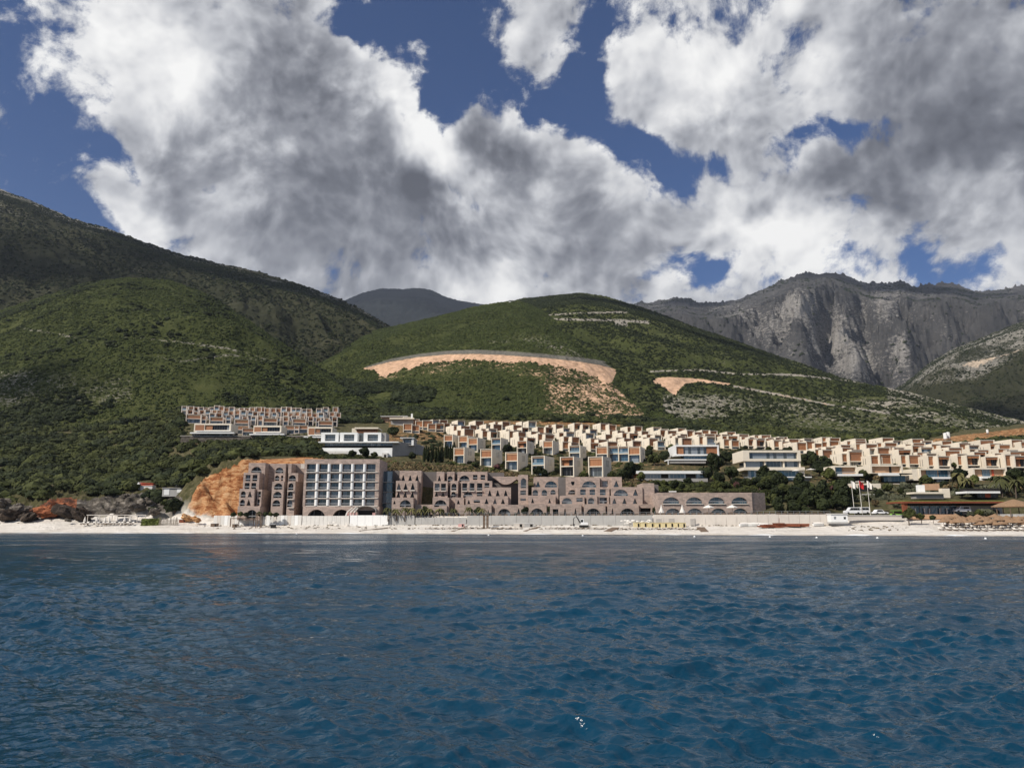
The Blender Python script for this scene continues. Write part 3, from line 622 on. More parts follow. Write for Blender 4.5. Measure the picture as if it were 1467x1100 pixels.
rip = t.m('ADD', t.m('MULTIPLY', t.noise(t.v('MULTIPLY', pos, (1.0, 1.7, 1)), 7.0, 2, .5, 2.1, .3), .014), t.m('MULTIPLY', t.noise(t.v('MULTIPLY', pos, (.8, 1.5, 1)), 1.5, 3, .58, 2.1, .4), t.mr(sy_.outputs[1], 20.0, 160.0, .06, .34)))
bump(t, b, rip, .9, 1.0)
sea()
tag(MB().quad((-4000,-4000,-.9),(4000,-4000,-.9),(4000,262,-.9),(-4000,262,-.9)).build('open_sea', sea_m), kind='structure')
# thin line of foam where the water meets the pebbles
fm = MB(); last = None
for i, p in enumerate(np.arange(-250, 1740, 3.0)):
    y0 = shoreY(p); u = ue(p, 765)[0]; w = .5+.9*abs(math.sin(i*.21)+.6*math.sin(i*.077+1)); j = .5*math.sin(i*.13)+.35*math.sin(i*.41)
    a_ = (u*(y0-w+j), y0-w+j, .02); b_ = (u*(y0+.5+j), y0+.5+j, .0); c_ = Vector((b_[0], b_[1], g1(b_[0], b_[1])+.05)); a_ = (a_[0], a_[1], .10)
    if last: fm.quad(last[0], a_, c_, last[1])
    last = (a_, c_)
tag(fm.build('foam', plain('foam', (.80,.81,.80), .9, .05)), kind='structure')

# ------------------------------------------------------------------ scrub and woods (countless, one object each)
def blob_mesh(seed, sub=2, flat=.72, j=.38, cards=70, cs=.22):
    r = np.random.default_rng(seed); bm = bmesh.new(); bmesh.ops.create_icosphere(bm, subdivisions=sub, radius=1)
    ph = r.uniform(0, 9, (7, 3)); fr = r.normal(0, 3.0, (7, 3))
    for v in bm.verts:
        d = np.array(v.co); k = 1+j*np.mean(np.sin(fr@d+ph[:,0]))*1.7+r.normal(0, .06); v.co = Vector(d*k); v.co.z = max(v.co.z, -.25)*flat
    vs = [tuple(v.co) for v in bm.verts]; fs = [tuple(v.index for v in f.verts) for f in bm.faces]; bm.free()
    n0 = len(vs)
    for i in range(cards):
        d = r.normal(0, 1, 3); d[2] = abs(d[2])*.9-.15; d /= np.linalg.norm(d); c = d*r.uniform(.8, 1.15); c[2] *= flat
        a = np.cross(d, r.normal(0, 1, 3)); a /= np.linalg.norm(a); bq = np.cross(d, a)+d*r.uniform(-.7, .7); s = cs*r.uniform(.6, 1.3)
        vs += [tuple(c-a*s-bq*s*.6), tuple(c+a*s-bq*s*.6), tuple(c+a*s*.5+bq*s), tuple(c-a*s*.5+bq*s)]; k = n0+4*i; fs.append((k, k+1, k+2, k+3))
    me = bpy.data.meshes.new('bush'); me.from_pydata(vs, [], fs); me.update(); return me
def variants(mat, n, **kw):
    c = bpy.data.collections.new('scrub_kinds')
    for i in range(n):
        me = blob_mesh(100+i*7+len(mat.name), **kw); me.materials.append(mat)
        c.objects.link(bpy.data.objects.new('bush', me))
    return c
def scatter(name, P, S, coll, label=None, squash=1.0):
    me = bpy.data.meshes.new(name); me.vertices.add(len(P)); me.vertices.foreach_set('co', np.asarray(P, np.float32).ravel())
    a_ = me.attributes.new('size', 'FLOAT', 'POINT'); a_.data.foreach_set('value', np.asarray(S, np.float32))
    o = bpy.data.objects.new(name, me); COL.objects.link(o)
    ng = bpy.data.node_groups.new(name, 'GeometryNodeTree'); ng.is_modifier = True
    ng.interface.new_socket('Geometry', in_out='INPUT', socket_type='NodeSocketGeometry'); ng.interface.new_socket('Geometry', in_out='OUTPUT', socket_type='NodeSocketGeometry')
    N = ng.nodes.new; gi = N('NodeGroupInput'); go = N('NodeGroupOutput'); ip = N('GeometryNodeInstanceOnPoints'); ci = N('GeometryNodeCollectionInfo')
    ci.inputs['Collection'].default_value = coll; ci.inputs['Separate Children'].default_value = True; ci.inputs['Reset Children'].default_value = True
    ri = N('FunctionNodeRandomValue'); ri.data_type = 'INT'; ri.inputs[4].default_value = 0; ri.inputs[5].default_value = len(coll.objects)-1
    rr = N('FunctionNodeRandomValue'); rr.data_type = 'FLOAT_VECTOR'; rr.inputs[0].default_value = (-.15,-.15,0); rr.inputs[1].default_value = (.15,.15,6.28); rr.inputs['Seed'].default_value = 3
    na = N('GeometryNodeInputNamedAttribute'); na.data_type = 'FLOAT'; na.inputs['Name'].default_value = 'size'
    sc = N('ShaderNodeVectorMath'); sc.operation = 'SCALE'; sc.inputs[0].default_value = (1, 1, squash)
    K = ng.links.new
    K(na.outputs[0], sc.inputs['Scale']); K(gi.outputs[0], ip.inputs['Points']); K(ci.outputs[0], ip.inputs['Instance']); ip.inputs['Pick Instance'].default_value = True
    K([x for x in ri.outputs if x.type == 'INT'][0], ip.inputs['Instance Index']); K([x for x in rr.outputs if x.type == 'VECTOR'][0], ip.inputs['Rotation']); K(sc.outputs[0], ip.inputs['Scale']); K(ip.outputs[0], go.inputs[0])
    md = o.modifiers.new('scatter', 'NODES'); md.node_group = ng
    tag(o, label=label, kind='stuff'); return o
def pick(land, n, w):
    """n random points on a hill, chosen per vertex cell by weight"""
    Xh, Yh, Zh, T, A, HX, HY = LANDS[land]; wt_ = np.clip(w, 0, None)[:-1,:-1].astype(float)
    cell = np.abs((Xh[:-1,1:]-Xh[:-1,:-1])*(Yh[1:,:-1]-Yh[:-1,:-1])); p = (wt_*cell).ravel(); p /= p.sum()
    k = rng.choice(p.size, n, p=p); r_, c_ = np.unravel_index(k, wt_.shape); a, b = rng.random(n)[:,None], rng.random(n)[:,None]
    C = np.stack([Xh, Yh, Zh], -1)
    return (C[r_,c_]*(1-a)+C[r_+1,c_]*a)*(1-b)+(C[r_,c_+1]*(1-a)+C[r_+1,c_+1]*a)*b
scrub = variants(leaf, 6, cards=170, cs=.15, j=.46); scrubd = variants(leafd, 5, cards=170, cs=.15, j=.46); scrubs = variants(leafd, 3, sub=1, cards=16, cs=.4); scrubm = variants(leafh, 4, sub=1, cards=20, cs=.4)
def clump(L_, s, seed, lo=-.35, hi=.25):
    Xh, Yh = L_[0], L_[1]; return smooth01((fbm(Xh, Yh, s, 4, seed)-lo)/(hi-lo))
def cover(land, n, smin, smax, coll, s, seed, lo=-1.1, hi=.35, extra=1.0, name='scrub'):
    L_ = LANDS[land]; T, A = L_[3], L_[4]
    w = clump(L_, s, seed, lo, hi)*np.where(A['earth'] < .25, 1, np.where(A['earth'] < .53, .45, 0))*(A['grey'] < .3)*(1-.75*np.clip(A['rock'], 0, 1))*(T < 1.08)*extra
    P = pick(land, n, w); S = smin+(smax-smin)*rng.random(n)**2.2
    scatter(name, P, S, coll)
hv = LANDS['hillside']; cover('hillside', 90000, .38, 1.3, scrubm, 40, 5, name='hillside_scrub')
hv = LANDS['hillside']; cover('hillside', 6000, 1.3, 2.9, scrubd, 70, 8, .0, .5, extra=.12+smooth01((hv[6]-545)/40), name='hillside_thicket')
cover('central_hill', 90000, .42, 1.35, scrubm, 45, 15, name='central_scrub')
hv = LANDS['central_hill']; cover('central_hill', 7000, 2.0, 4.2, scrubd, 70, 18, -.3, .4, extra=smooth01((hv[6]-pl([(420,540),(560,548),(700,566),(800,580),(870,592),(1000,606),(1100,616)], hv[5]))/10), name='foot_wood')
cover('long_slope', 70000, .7, 2.0, scrubs, 60, 25, name='slope_scrub')
hv = LANDS['long_slope']; cover('long_slope', 5000, 2.2, 4.2, scrubd, 80, 28, -.2, .5, extra=smooth01((hv[6]-pl([(900,596),(1100,612),(1300,625),(1467,632)], hv[5]))/10), name='slope_wood')
cover('high_ridge', 50000, 1.0, 3.0, scrubs, 110, 35, name='ridge_scrub')
cover('east_hill', 14000, 1.2, 3.0, scrubs, 90, 45, name='east_scrub')
cover('grey_mountain', 9000, 3, 7, scrubs, 300, 55, -.1, .5, name='mountain_scrub')
# near woods, from the shore rocks up to the hills
def near_wood(n, smin, smax, coll, wfun, name, seed):
    px_ = rng.uniform(-250, 1740, n*6); v = rng.uniform(20, 520, n*6); y = shoreY(px_)+v
    keep = rng.random(n*6) < (y/640.)  # even cover over the plan
    px_, v, y = px_[keep], v[keep], y[keep]; x = ue(px_, 680)[0]*y; z = ground(x, y); hx, hy = proj(x, y, z)
    keep = rng.random(len(x)) < wfun(hx, hy, v, x, y); P = np.stack([x, y, z], -1)[keep][:n]
    scatter(name, P, smin+(smax-smin)*rng.random(len(P))**1.6, coll); return len(P)
def w_left(hx, hy, v, x, y):
    w = (hx < 252)*(hy < pl([(-250,716),(0,716),(40,722),(60,712),(90,706),(130,708),(160,712),(200,702),(232,696),(250,700)], hx))
    w = w | ((hx >= 200)*(hx < 262)*(hy < 738)*(hy > 706)*(rng.random(len(hx)) < .35))
    w = w | ((hx >= 252)*(hx < 350)*(hy < pl([(252,740),(260,738),(272,706),(288,686),(304,674),(335,664),(350,655)], hx))*(hy > 634))
    w = w | ((hx >= 350)*(hx < 458)*(hy < 654)*(hy > 630)*(rng.random(len(hx)) < .9))
    w = w | ((hx >= 262)*(hx < 480)*(hy < 586)) | ((hx < 262)*(hy < 630)) | ((hx >= 480)*(hx < 560)*(hy < 606)) | ((hx >= 560)*(hx < 700)*(hy < 601)) | ((hx >= 700)*(hx < 1100)*(hy < pl([(700,601),(860,606),(1000,622),(1100,628)], hx)))
    w = w | ((hx >= 1100)*(hx < 1760)*(hy < pl([(1100,629),(1200,635),(1300,634),(1400,612),(1467,606),(1750,604)], hx)))
    w = w | ((hx >= 1330)*(hy < 643)*(hy > pl([(1330,640),(1400,634),(1467,626),(1750,626)], hx)))
    w = w | ((hx > 1482)*(hy < 728))
    w = w & ~((np.abs(hx-207) < 15)*(hy > 689)*(hy < 709)) & ~((np.abs(hx-252) < 22)*(hy > 696)*(hy < 724))
    return w*.9
nl = near_wood(21000, 1.5, 3.6, scrub, lambda *a: w_left(*a)*smooth01((fbm(a[3], a[4], 28, 4, 61)+.95)/.5), 'near_wood', 1)
nd = near_wood(6000, 2.0, 4.2, scrubd, lambda *a: w_left(*a)*smooth01((fbm(a[3], a[4], 34, 4, 64)-.05)/.4), 'dark_thicket', 2)

# ------------------------------------------------------------------ clouds added out of view, up the sun ray, to shade parts of the slopes
def cloud(target, r, squash, seed, alt=2300):
    t_ = Vector(target); k = (alt-t_.z)/SUN.z; c = t_+SUN*k; rr = np.random.default_rng(seed); vs, fs = [], []
    for i in range(9):
        q = rr.normal(0, .45, 2); s = rr.uniform(.35, .7); bm = bmesh.new(); bmesh.ops.create_icosphere(bm, subdivisions=3, radius=1); n = len(vs)
        P_ = np.array([v.co[:] for v in bm.verts]); w = 1+.28*vnoise(P_[:,0]*2.1+i*7, P_[:,1]*2.1+P_[:,2]*1.7, seed+i)+.14*vnoise(P_[:,0]*5, P_[:,1]*5+P_[:,2]*4, seed+i+50)
        vs += [tuple(Vector((q[0]*r+p[0]*s*r*k_, (q[1]*r+p[1]*s*r*k_)*squash, max(p[2], -.3)*s*r*.45*k_))+c) for p, k_ in zip(P_, w)]; fs += [tuple(n+v.index for v in f.verts) for f in bm.faces]; bm.free()
    me = bpy.data.meshes.new('cloud'); me.from_pydata(vs, [], fs); me.polygons.foreach_set('use_smooth', [True]*len(fs)); me.materials.append(cloudm); me.update()
    o = link('cloud', me, None); tag(o, 'white heaped cloud added out of view to shade the slopes', 'cloud', 'clouds added out of view for shade', 'structure')
cloudm = plain('cloud_white', (.9,.9,.9), 1.0, .02, .01)
_nt = cloudm.node_tree; _mx = _nt.nodes.new('ShaderNodeMixShader'); _tr = _nt.nodes.new('ShaderNodeBsdfTransparent'); _ou = [n for n in _nt.nodes if n.type == 'OUTPUT_MATERIAL'][0]
_nt.links.new(_tr.outputs[0], _mx.inputs[1]); _nt.links.new([n for n in _nt.nodes if n.type == 'BSDF_PRINCIPLED'][0].outputs[0], _mx.inputs[2]); _mx.inputs[0].default_value = .30; _nt.links.new(_mx.outputs[0], _ou.inputs['Surface'])
cloud(at(420,435,1500), 300, .8, 1, 3200)
cloud(at(250,362,1750), 210, .6, 2, 3000)
cloud(at(80,408,1250), 120, .7, 3)
cloud(at(600,430,6200), 900, 1.2, 4, 5600)
cloud(at(1330,450,4400), 520, 1.0, 5, 4700)
cloud(at(1020,435,4700), 380, 1.0, 6, 5000)
cloud(at(90,600,560), 70, .6, 7)
cloud(at(930,452,1500), 130, .6, 8)
cloud(at(1050,520,1200), 90, .6, 9)
cloud(at(1400,560,1250), 170, .7, 10)

# ------------------------------------------------------------------ buildings: tools
def xz(px, py, Y, pm=None):
    """plan x and height of a photo point standing in the upright plane at depth Y"""
    u = ue(px, py if pm is None else pm)[0]; return (u*Y, CAMZ+ue(px, py)[1]*Y)
def arch_pts(cx, z0, z1, w, n=12):
    h = z1-z0; r = w/2; rise = min(h, r); p = []
    if h > r*1.02: p.append((cx-r, z0))
    p += [(cx-r*math.cos(math.pi*i/n), z1-rise+rise*math.sin(math.pi*i/n)) for i in range(n+1)]
    if h > r*1.02: p.append((cx+r, z0))
    return p
def opening(kind, cx, z0, z1, w):
    if kind == 'a': return arch_pts(cx, z0, z1, w)
    if kind == 't': return [(cx-w/2, z0), (cx-w*.06, z1), (cx+w*.06, z1), (cx+w/2, z0)]
    if kind == 'h': return [(cx-w*.25, z0), (cx-w/2, (z0+z1)/2), (cx-w/2, z1), (cx+w/2, z1), (cx+w/2, (z0+z1)/2), (cx+w*.25, z0)]
    return [(cx-w/2, z0), (cx-w/2, z1), (cx+w/2, z1), (cx+w/2, z0)]
def area2(p): return sum(p[i][0]*p[(i+1) % len(p)][1]-p[(i+1) % len(p)][0]*p[i][1] for i in range(len(p)))
def pierced(mb, outer, holes, y, rev):
    """upright wall face at depth y with real openings whose jambs run back by rev"""
    polys = [[Vector((a, c, 0)) for a, c in outer]]+[[Vector((a, c, 0)) for a, c in h] for h in holes]
    flat = [q for p in polys for q in p]; n = len(mb.v); mb.v += [(q.x, y, q.y) for q in flat]
    for tri in tessellate_polygon(polys):
        a, bq, c = [flat[i] for i in tri]
        tri = tri if (bq-a).cross(c-a).z > 0 else (tri[0], tri[2], tri[1])
        mb.f.append(tuple(n+i for i in tri))
    for h in holes:
        h = h if area2(h) < 0 else h[::-1]; k = len(h); n = len(mb.v)
        mb.v += [(a, y, c) for a, c in h]+[(a, y+rev, c) for a, c in h]
        mb.f += [(n+i, n+(i+1) % k, n+k+(i+1) % k, n+k+i) for i in range(k)]
def shell(mb, outer, y0, y1):
    o = outer if area2(outer) > 0 else outer[::-1]; k = len(o); n = len(mb.v)
    mb.v += [(a, y0, c) for a, c in o]+[(a, y1, c) for a, c in o]
    mb.f += [(n+(i+1) % k, n+i, n+k+i, n+k+(i+1) % k) for i in range(k)]; mb.f.append(tuple(range(n+2*k-1, n+k-1, -1)))
WNAME = {'a': 'arched_window', 't': 'triangular_window', 'r': 'window', 'h': 'hexagonal_window'}
def block(root, px0, px1, py0, py1, Y, depth, ops, mat, pane=None, rev=.9, outline=None, name='wall_block', base=None):
    """one storey volume of a building with its openings; root is at a plan point, parts are placed relative to it"""
    rx, ry, rz = root.location; pm = (py0+py1)/2
    xa = ue(px0, pm)[0]*Y-rx; xb = ue(px1, pm)[0]*Y-rx; zt = CAMZ+ue((px0+px1)/2, py0)[1]*Y-rz
    zb = (CAMZ+ue((px0+px1)/2, py1)[1]*Y-rz) if base is None else base; sc = (xb-xa)/(px1-px0)
    outer = [(xa, zb), (xb, zb), (xb, zt), (xa, zt)] if outline is None else [(xa+(xb-xa)*a, zb+(zt-zb)*c) for a, c in outline]
    mb = MB(); holes = []; y = Y-ry
    zc = lambda px, py: CAMZ+ue(px, py)[1]*Y-rz
    for kd, cx, t0, t1, w in ops:
        x = ue(cx, pm)[0]*Y-rx; z0 = max(zc(cx, t1), zb+.12); z1 = min(zc(cx, t0), zt-.15); w_ = w*sc
        x = min(max(x, xa+w_/2+.12), xb-w_/2-.12)
        holes.append(opening(kd, x, z0, z1, w_))
    pierced(mb, outer, holes, y, rev); shell(mb, outer, y, y+depth)
    mb.build(name, mat, root)
    for (kd, *_), h in zip(ops, holes):
        q = MB(); n = len(h); g = h if area2(h) > 0 else h[::-1]; q.v = [(a, y+rev-.03, c) for a, c in g]; q.f = [tuple(range(n))]
        w_o = q.build(WNAME[kd], pane or glassd, root)
        hx_ = [p[0] for p in h]; hz_ = [p[1] for p in h]; cx_ = (min(hx_)+max(hx_))/2; ww = max(hx_)-min(hx_)
        if kd == 'a' and ww > 1.5:
            for o_ in ((-.22, .22) if ww > 4 else (0,)): MB().box(cx_+o_*ww-.05, cx_+o_*ww+.05, y+rev-.10, y+rev-.035, min(hz_)+.02, max(hz_)-.35).build('mullion', metalg, w_o)
        if kd in 'ar' and pane is not dark and ww < 9: MB().box(min(hx_)+.03, max(hx_)-.03, y+.06, y+.10, min(hz_)+.55, min(hz_)+.85).build('balcony_rail', metalg, w_o)
    return xa, xb, zb, zt, y
def part(root, name, mat, px0, px1, py0, py1, Y, depth, bottom=None):
    rx, ry, rz = root.location; pm = (py0+py1)/2; pc = (px0+px1)/2
    xa = ue(px0, pm)[0]*Y-rx; xb = ue(px1, pm)[0]*Y-rx; zt = CAMZ+ue(pc, py0)[1]*Y-rz; zb = CAMZ+ue(pc, py1)[1]*Y-rz if bottom is None else bottom
    return MB().box(xa, xb, Y-ry, Y-ry+depth, zb, zt).build(name, mat, root)
def site(name, px, py, Y, label, cat, group=None):
    p = at(px, py, Y); r = empty(name, p); tag(r, label, cat, group); return r

# ------------------------------------------------------------------ the hotel on the beach
HT = 'hotel wing'; HG = 'wings of the beach hotel'
h = site('hotel_wing', 385, 739, 255, 'tall brown stucco hotel wing of stepped towers beside the orange cliff', HT, HG)
block(h, 377, 436.5, 664, 745, 268, 12, [], pinkst)
block(h, 354, 378, 663, 745, 264, 14, [('a',365.5,668.5,678,15)], pinkst)
block(h, 347, 370, 677, 745, 260, 12, [('r',353.5,680,689,7),('r',363.5,680,689,7),('r',353,691.5,700,7),('r',362.5,691.5,700,7)], pinkst)
block(h, 342, 363.5, 700, 745, 256, 12, [('a',347.5,703.5,712.5,7),('t',357,703.5,712,6.5),('a',347,715.5,724.5,7),('t',356,715.5,724,6.5)], pinkst)
block(h, 340, 372, 725, 745, 254, 10, [('a',360.5,730,742,15)], pinkst)
block(h, 367.5, 374, 701, 745, 257, 10, [('r',371,704,712,3.5),('r',370,715,724,3.5)], pinkst)
block(h, 392, 407.5, 664, 745, 262, 8, [('a',398.5,669.5,677.5,11.5),('a',395.5,681,688.5,6.5),('r',403,681,688.5,3)], pinkst)
block(h, 388.5, 405.5, 690, 745, 257, 8, [('a',397.5,692,701,12),('a',397,704,713,12),('a',396,716,725,11)], pinkst)
block(h, 413, 427, 677.5, 690.5, 259, 10, [('a',418.5,680.5,689.5,10.5)], pinkst)
block(h, 413, 417.5, 664, 678, 262, 8, [], pinkst)
block(h, 411, 422, 689, 745, 257, 10, [('a',415.5,692,702,7.5),('a',415,704,714,7.5),('a',414.5,716,726,7.5)], pinkst)
for z_ in (702.5, 714.5, 726.5): part(h, 'balcony_slab', palecon, 411.5, 420.5, z_, z_+1.1, 256.4, 1.2)
part(h, 'sun_screen', palecon, 431, 437, 664.5, 671, 261, 1)

h = site('hotel_wing', 490, 739, 254, 'square hotel wing with a grid of windows between white curved piers', HT, HG)
cols = [(440.5,454.5),(459,471.5),(475.5,488.5),(492,505.5),(509,522.5),(526.5,540.5)]
rowsB = [(664.5,676),(678.6,689.5),(691.2,701.2),(703.4,713.2),(715.2,724.2)]
ops = []
def lean(px, py): return px+(738-py)*(733-px)/6073.0-(733-px)*(738-697)/6073.0
for t0, t1 in rowsB:
    for c0, c1 in cols: ops.append(('r', (c0+c1)/2-2.6, t0, t1, 12.9))
xa, xb, zb, zt, y_ = block(h, 435, 543, 657.5, 725.5, 254, 16, ops, pinkst, glass, 1.3)
for c0, c1 in zip(cols[:-1], cols[1:]):
    for t0, t1 in rowsB:
        px_ = (c0[1]+c1[0])/2-2.6; Xp = ue(px_, 691)[0]*254-h.location.x; z0 = CAMZ+ue(px_, t1)[1]*254-h.location.z; z1 = CAMZ+ue(px_, t0)[1]*254-h.location.z
        pr = [(Xp-.42+.16*math.sin(i*1.2), 0) for i in range(3)]
        pts = [(Xp+.55*math.cos(a), y_+.1-.62*math.sin(a)) for a in np.linspace(0, math.pi, 7)]
        MB().slab(pts[::-1], z0+.02, z1-.05).build('pier', whitep, h)
for t0, t1 in rowsB: part(h, 'floor_slab', palecon, 438, 541, t1-.3, t1+.9, 253.7, .28)
block(h, 433.5, 543, 725.2, 746, 253.6, 14, [('a',453,729.5,744,26),('a',489,729.5,744,26)], pinkst, dark, 2.4)
h = site('hotel_wing', 555, 739, 260, 'narrow blue glazed hotel link recessed beside the white piers', HT, HG)
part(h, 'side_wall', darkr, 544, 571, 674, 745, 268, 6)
for a, b_ in ((675,690),(691,704),(705,720),(721,737)): part(h, 'glazing', glassb, 547, 562, a, b_, 262, .5); part(h, 'floor_slab', greyw, 545.5, 563.5, b_, b_+1.2, 261.6, 2)

h = site('hotel_wing', 600, 739, 252, 'hotel wing of stepped storeys with rows of triangular windows left of a shade darkened wall', HT, HG)
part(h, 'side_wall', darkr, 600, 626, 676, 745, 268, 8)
block(h, 571.5, 603, 674, 745, 263, 13, [('t',577,680.5,689.5,6),('t',587,680.5,689.5,6),('t',597,680.5,689.5,6)], pinkst)
block(h, 566.5, 597.5, 688.5, 745, 258, 8, [('t',570.8,692,701.5,6.5),('t',580.6,692,701.5,6.5),('t',590.8,692,701.5,6.5),('t',570.5,704.5,712.5,6),('t',580.3,704.5,712.5,6),('t',590.5,704.5,712.5,6)], pinkst)
block(h, 561, 592, 712.8, 745, 254, 8, [('t',564.8,717,722,4),('a',580.5,716,726,16)], pinkst)
block(h, 594, 620, 722.5, 745, 256, 8, [('r',604,729,742,8),('r',613,729,742,6)], pinkst)
for c_ in (570.8,580.6,590.8): part(h, 'balcony_slab', palecon, c_-3.6, c_+3.6, 701.6, 703.2, 257.2, 1)

h = site('hotel_wing', 665, 739, 251, 'wide hotel wing mixing square, arched and triangular windows below the front row of houses', HT, HG)
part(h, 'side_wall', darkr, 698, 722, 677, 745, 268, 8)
block(h, 625, 636, 675.5, 745, 263, 10, [('t',629,681.5,689,5)], pinkst)
block(h, 640, 650.5, 675.5, 745, 263.5, 10, [('a',644.5,681.8,690,7)], pinkst)
block(h, 655, 698, 675.5, 745, 263, 10, [('a',665,681,690,15),('r',680.5,680,687,6.5),('r',691.5,680,687,6.5)], pinkst)
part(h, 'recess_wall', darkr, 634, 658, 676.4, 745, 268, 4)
block(h, 620.5, 641, 689, 745, 258.5, 8, [('r',626,692.5,702.5,7),('r',635,692.5,702.5,7),('t',625,704.5,711,5.5),('t',634.5,704.5,711,5.5)], pinkst)
block(h, 645, 656, 688.5, 745, 259, 8, [('a',650,692.5,702,7),('a',649.5,704.5,712,6.5)], pinkst)
block(h, 660.5, 705, 688.8, 745, 258, 8, [('r',665.5,692,702.5,7),('r',676,692,702.5,7),('r',687,692,702.5,7.5),('r',697.5,691.5,699,7),('a',670.5,704.5,712.5,14),('r',687,705,711,8)], pinkst)
for c_ in (626,635,650,665.5,676,687): part(h, 'balcony_slab', palecon, c_-4, c_+4, 702.4, 703.8, 257.4, .9)
block(h, 695, 732, 698, 745, 256, 8, [('t',701.5,702,710.5,6),('t',713,702,710.5,6),('t',724.5,702,710.5,6)], pinkst)
block(h, 619.5, 643, 712.5, 745, 254, 8, [('a',631,716,726,18)], pinkst)
block(h, 652, 664.5, 712.5, 745, 254.5, 8, [('t',656.5,716,722,4.5)], pinkst)
block(h, 667, 728, 710.5, 745, 253, 8, [('t',671.5,716,722,4.5),('r',683,716,720,9),('t',697,714.5,721.8,6),('t',709,714.5,721.8,6),('t',720.5,714.5,721.8,6)], pinkst)
block(h, 629, 640, 724, 745, 252.5, 8, [('a',633.5,729,742,7)], pinkst)
block(h, 657, 704, 722.8, 745, 250, 8, [('t',676,730,743,5),('t',688,730,743,5),('t',699.5,730,743,5)], pinkst)
block(h, 709, 750, 722.8, 745, 250.5, 8, [('a',722.5,728.5,743,18),('t',743,728.5,743,8)], pinkst)

h = site('hotel_wing', 770, 739, 249, 'hotel wing with a tall arched tower and a hanging curved parapet', HT, HG)
outl = [(0,1),(0,.93)]+[(.06+.94*i/10, .93-.88*math.sin(math.pi*(i/10)**.9)) for i in range(1, 10)]+[(1,.55),(1,1)]
block(h, 706, 743.5, 682.5, 694.5, 259, 9, [], pinkst, outline=outl, name='curved_parapet')
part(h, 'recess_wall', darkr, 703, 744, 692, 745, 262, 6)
block(h, 742.5, 756.5, 680, 745, 257, 12, [('a',750,685,699,8),('r',749.5,702.5,708.5,8),('r',749.5,714,717,8)], pinkst, glass)
block(h, 765.5, 803, 683, 745, 262, 10, [('t',771,689.5,697.5,6.5),('a',789.5,689,698,18)], pinkst, glassb)
block(h, 762, 800, 697.8, 745, 257, 8, [('a',767,701.5,710,8),('a',780,701.5,710,8),('a',792.5,701.5,708,7.5)], pinkst, glass)
block(h, 757, 796, 709.5, 745, 253, 8, [('t',763,714,720.5,4.5),('t',787.5,714,720.5,4)], pinkst)
block(h, 757.5, 783, 721.8, 745, 249.5, 8, [('a',769.5,728,743,19)], pinkst)
block(h, 727, 757, 723, 745, 252, 8, [('t',743,729,743,8)], pinkst)

h = site('hotel_wing', 870, 739, 243, 'right hand hotel wing with blue half round windows under dark green bushes', HT, HG)
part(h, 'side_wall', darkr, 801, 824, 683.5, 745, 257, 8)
block(h, 811, 831, 683, 745, 256, 8, [('h',821,689.5,695,5),('a',820,701.5,708,12)], pinkst)
block(h, 831.5, 860, 683, 745, 254, 10, [('a',844.5,689,698,21)], pinkst, glassb)
block(h, 861, 877, 683, 745, 256, 10, [('r',867.5,688.5,697,8)], pinkst, glassb)
block(h, 877.5, 891.5, 683, 745, 254, 10, [('t',883.5,689,698,9)], pinkst, glassb)
block(h, 826.5, 873.5, 697.8, 745, 250.5, 8, [('r',835.5,701,708.5,8),('r',849,701,708.5,8),('r',864,700.5,709,8.5)], pinkst, glassb)
block(h, 876.5, 921, 697.5, 745, 249, 8, [('a',890,701,710.3,21),('t',911,701,709.8,8)], pinkst, glassb)
block(h, 804, 837.5, 709.8, 745, 247.5, 8, [('a',812.5,713,721.5,15),('r',830.5,713,718.5,9)], pinkst, glass)
block(h, 841, 856, 709.8, 745, 247, 8, [('a',847,713,721.5,9.5)], pinkst, glass)
block(h, 857, 873, 709.8, 745, 247.5, 8, [('r',864.5,712.5,721,11)], pinkst)
block(h, 875.5, 921, 710, 745, 246, 8, [('t',880.5,714,721.5,7),('t',895,714,721.5,7),('t',910,714,721.5,7)], pinkst, glass)
block(h, 788, 833, 722, 745, 245, 8, [('t',809.5,728,743,6),('t',824.5,728,743,6),('r',796,729,743,8)], pinkst)
block(h, 837, 867.5, 722, 745, 244.5, 8, [('a',850,728,743,21)], pinkst)
block(h, 871, 915.5, 722, 745, 243.5, 8, [('t',877.5,728,743,6),('a',899,728,743,22)], pinkst)
block(h, 916, 937, 722, 745, 245, 8, [('r',925,727.5,743,15)], pinkst, dark)
block(h, 921.5, 938, 692, 745, 249.5, 12, [], pinkst)
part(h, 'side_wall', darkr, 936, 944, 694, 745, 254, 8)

h = site('hotel_wing', 1025, 739, 236, 'low hotel wing with two rows of blue half round windows', HT, HG)
block(h, 943.5, 1078, 705.5, 746, 236, 14, [('a',c_,712,721.2,24) for c_ in (962,995,1027,1060)]+[('a',c_,728,738,23) for c_ in (964,995,1029,1060)], pinkst, glassb, 1.0)
for c_ in (962,995,1027,1060): part(h, 'sill', palecon, c_-12.5, c_+12.5, 721.2, 722.4, 235.6, .5)
x0 = ue(1078, 720)[0]*236-h.location.x; x1 = x0+5.2
MB().slab([(x0+.05,.2),(x1,3.6),(x1,15),(x0+.05,13.9)], -2.5, 7.2).build('side_wall', pinkst, h)
part(h, 'roof_hatch', whitep, 959, 969, 703.2, 704.6, 240, 1)

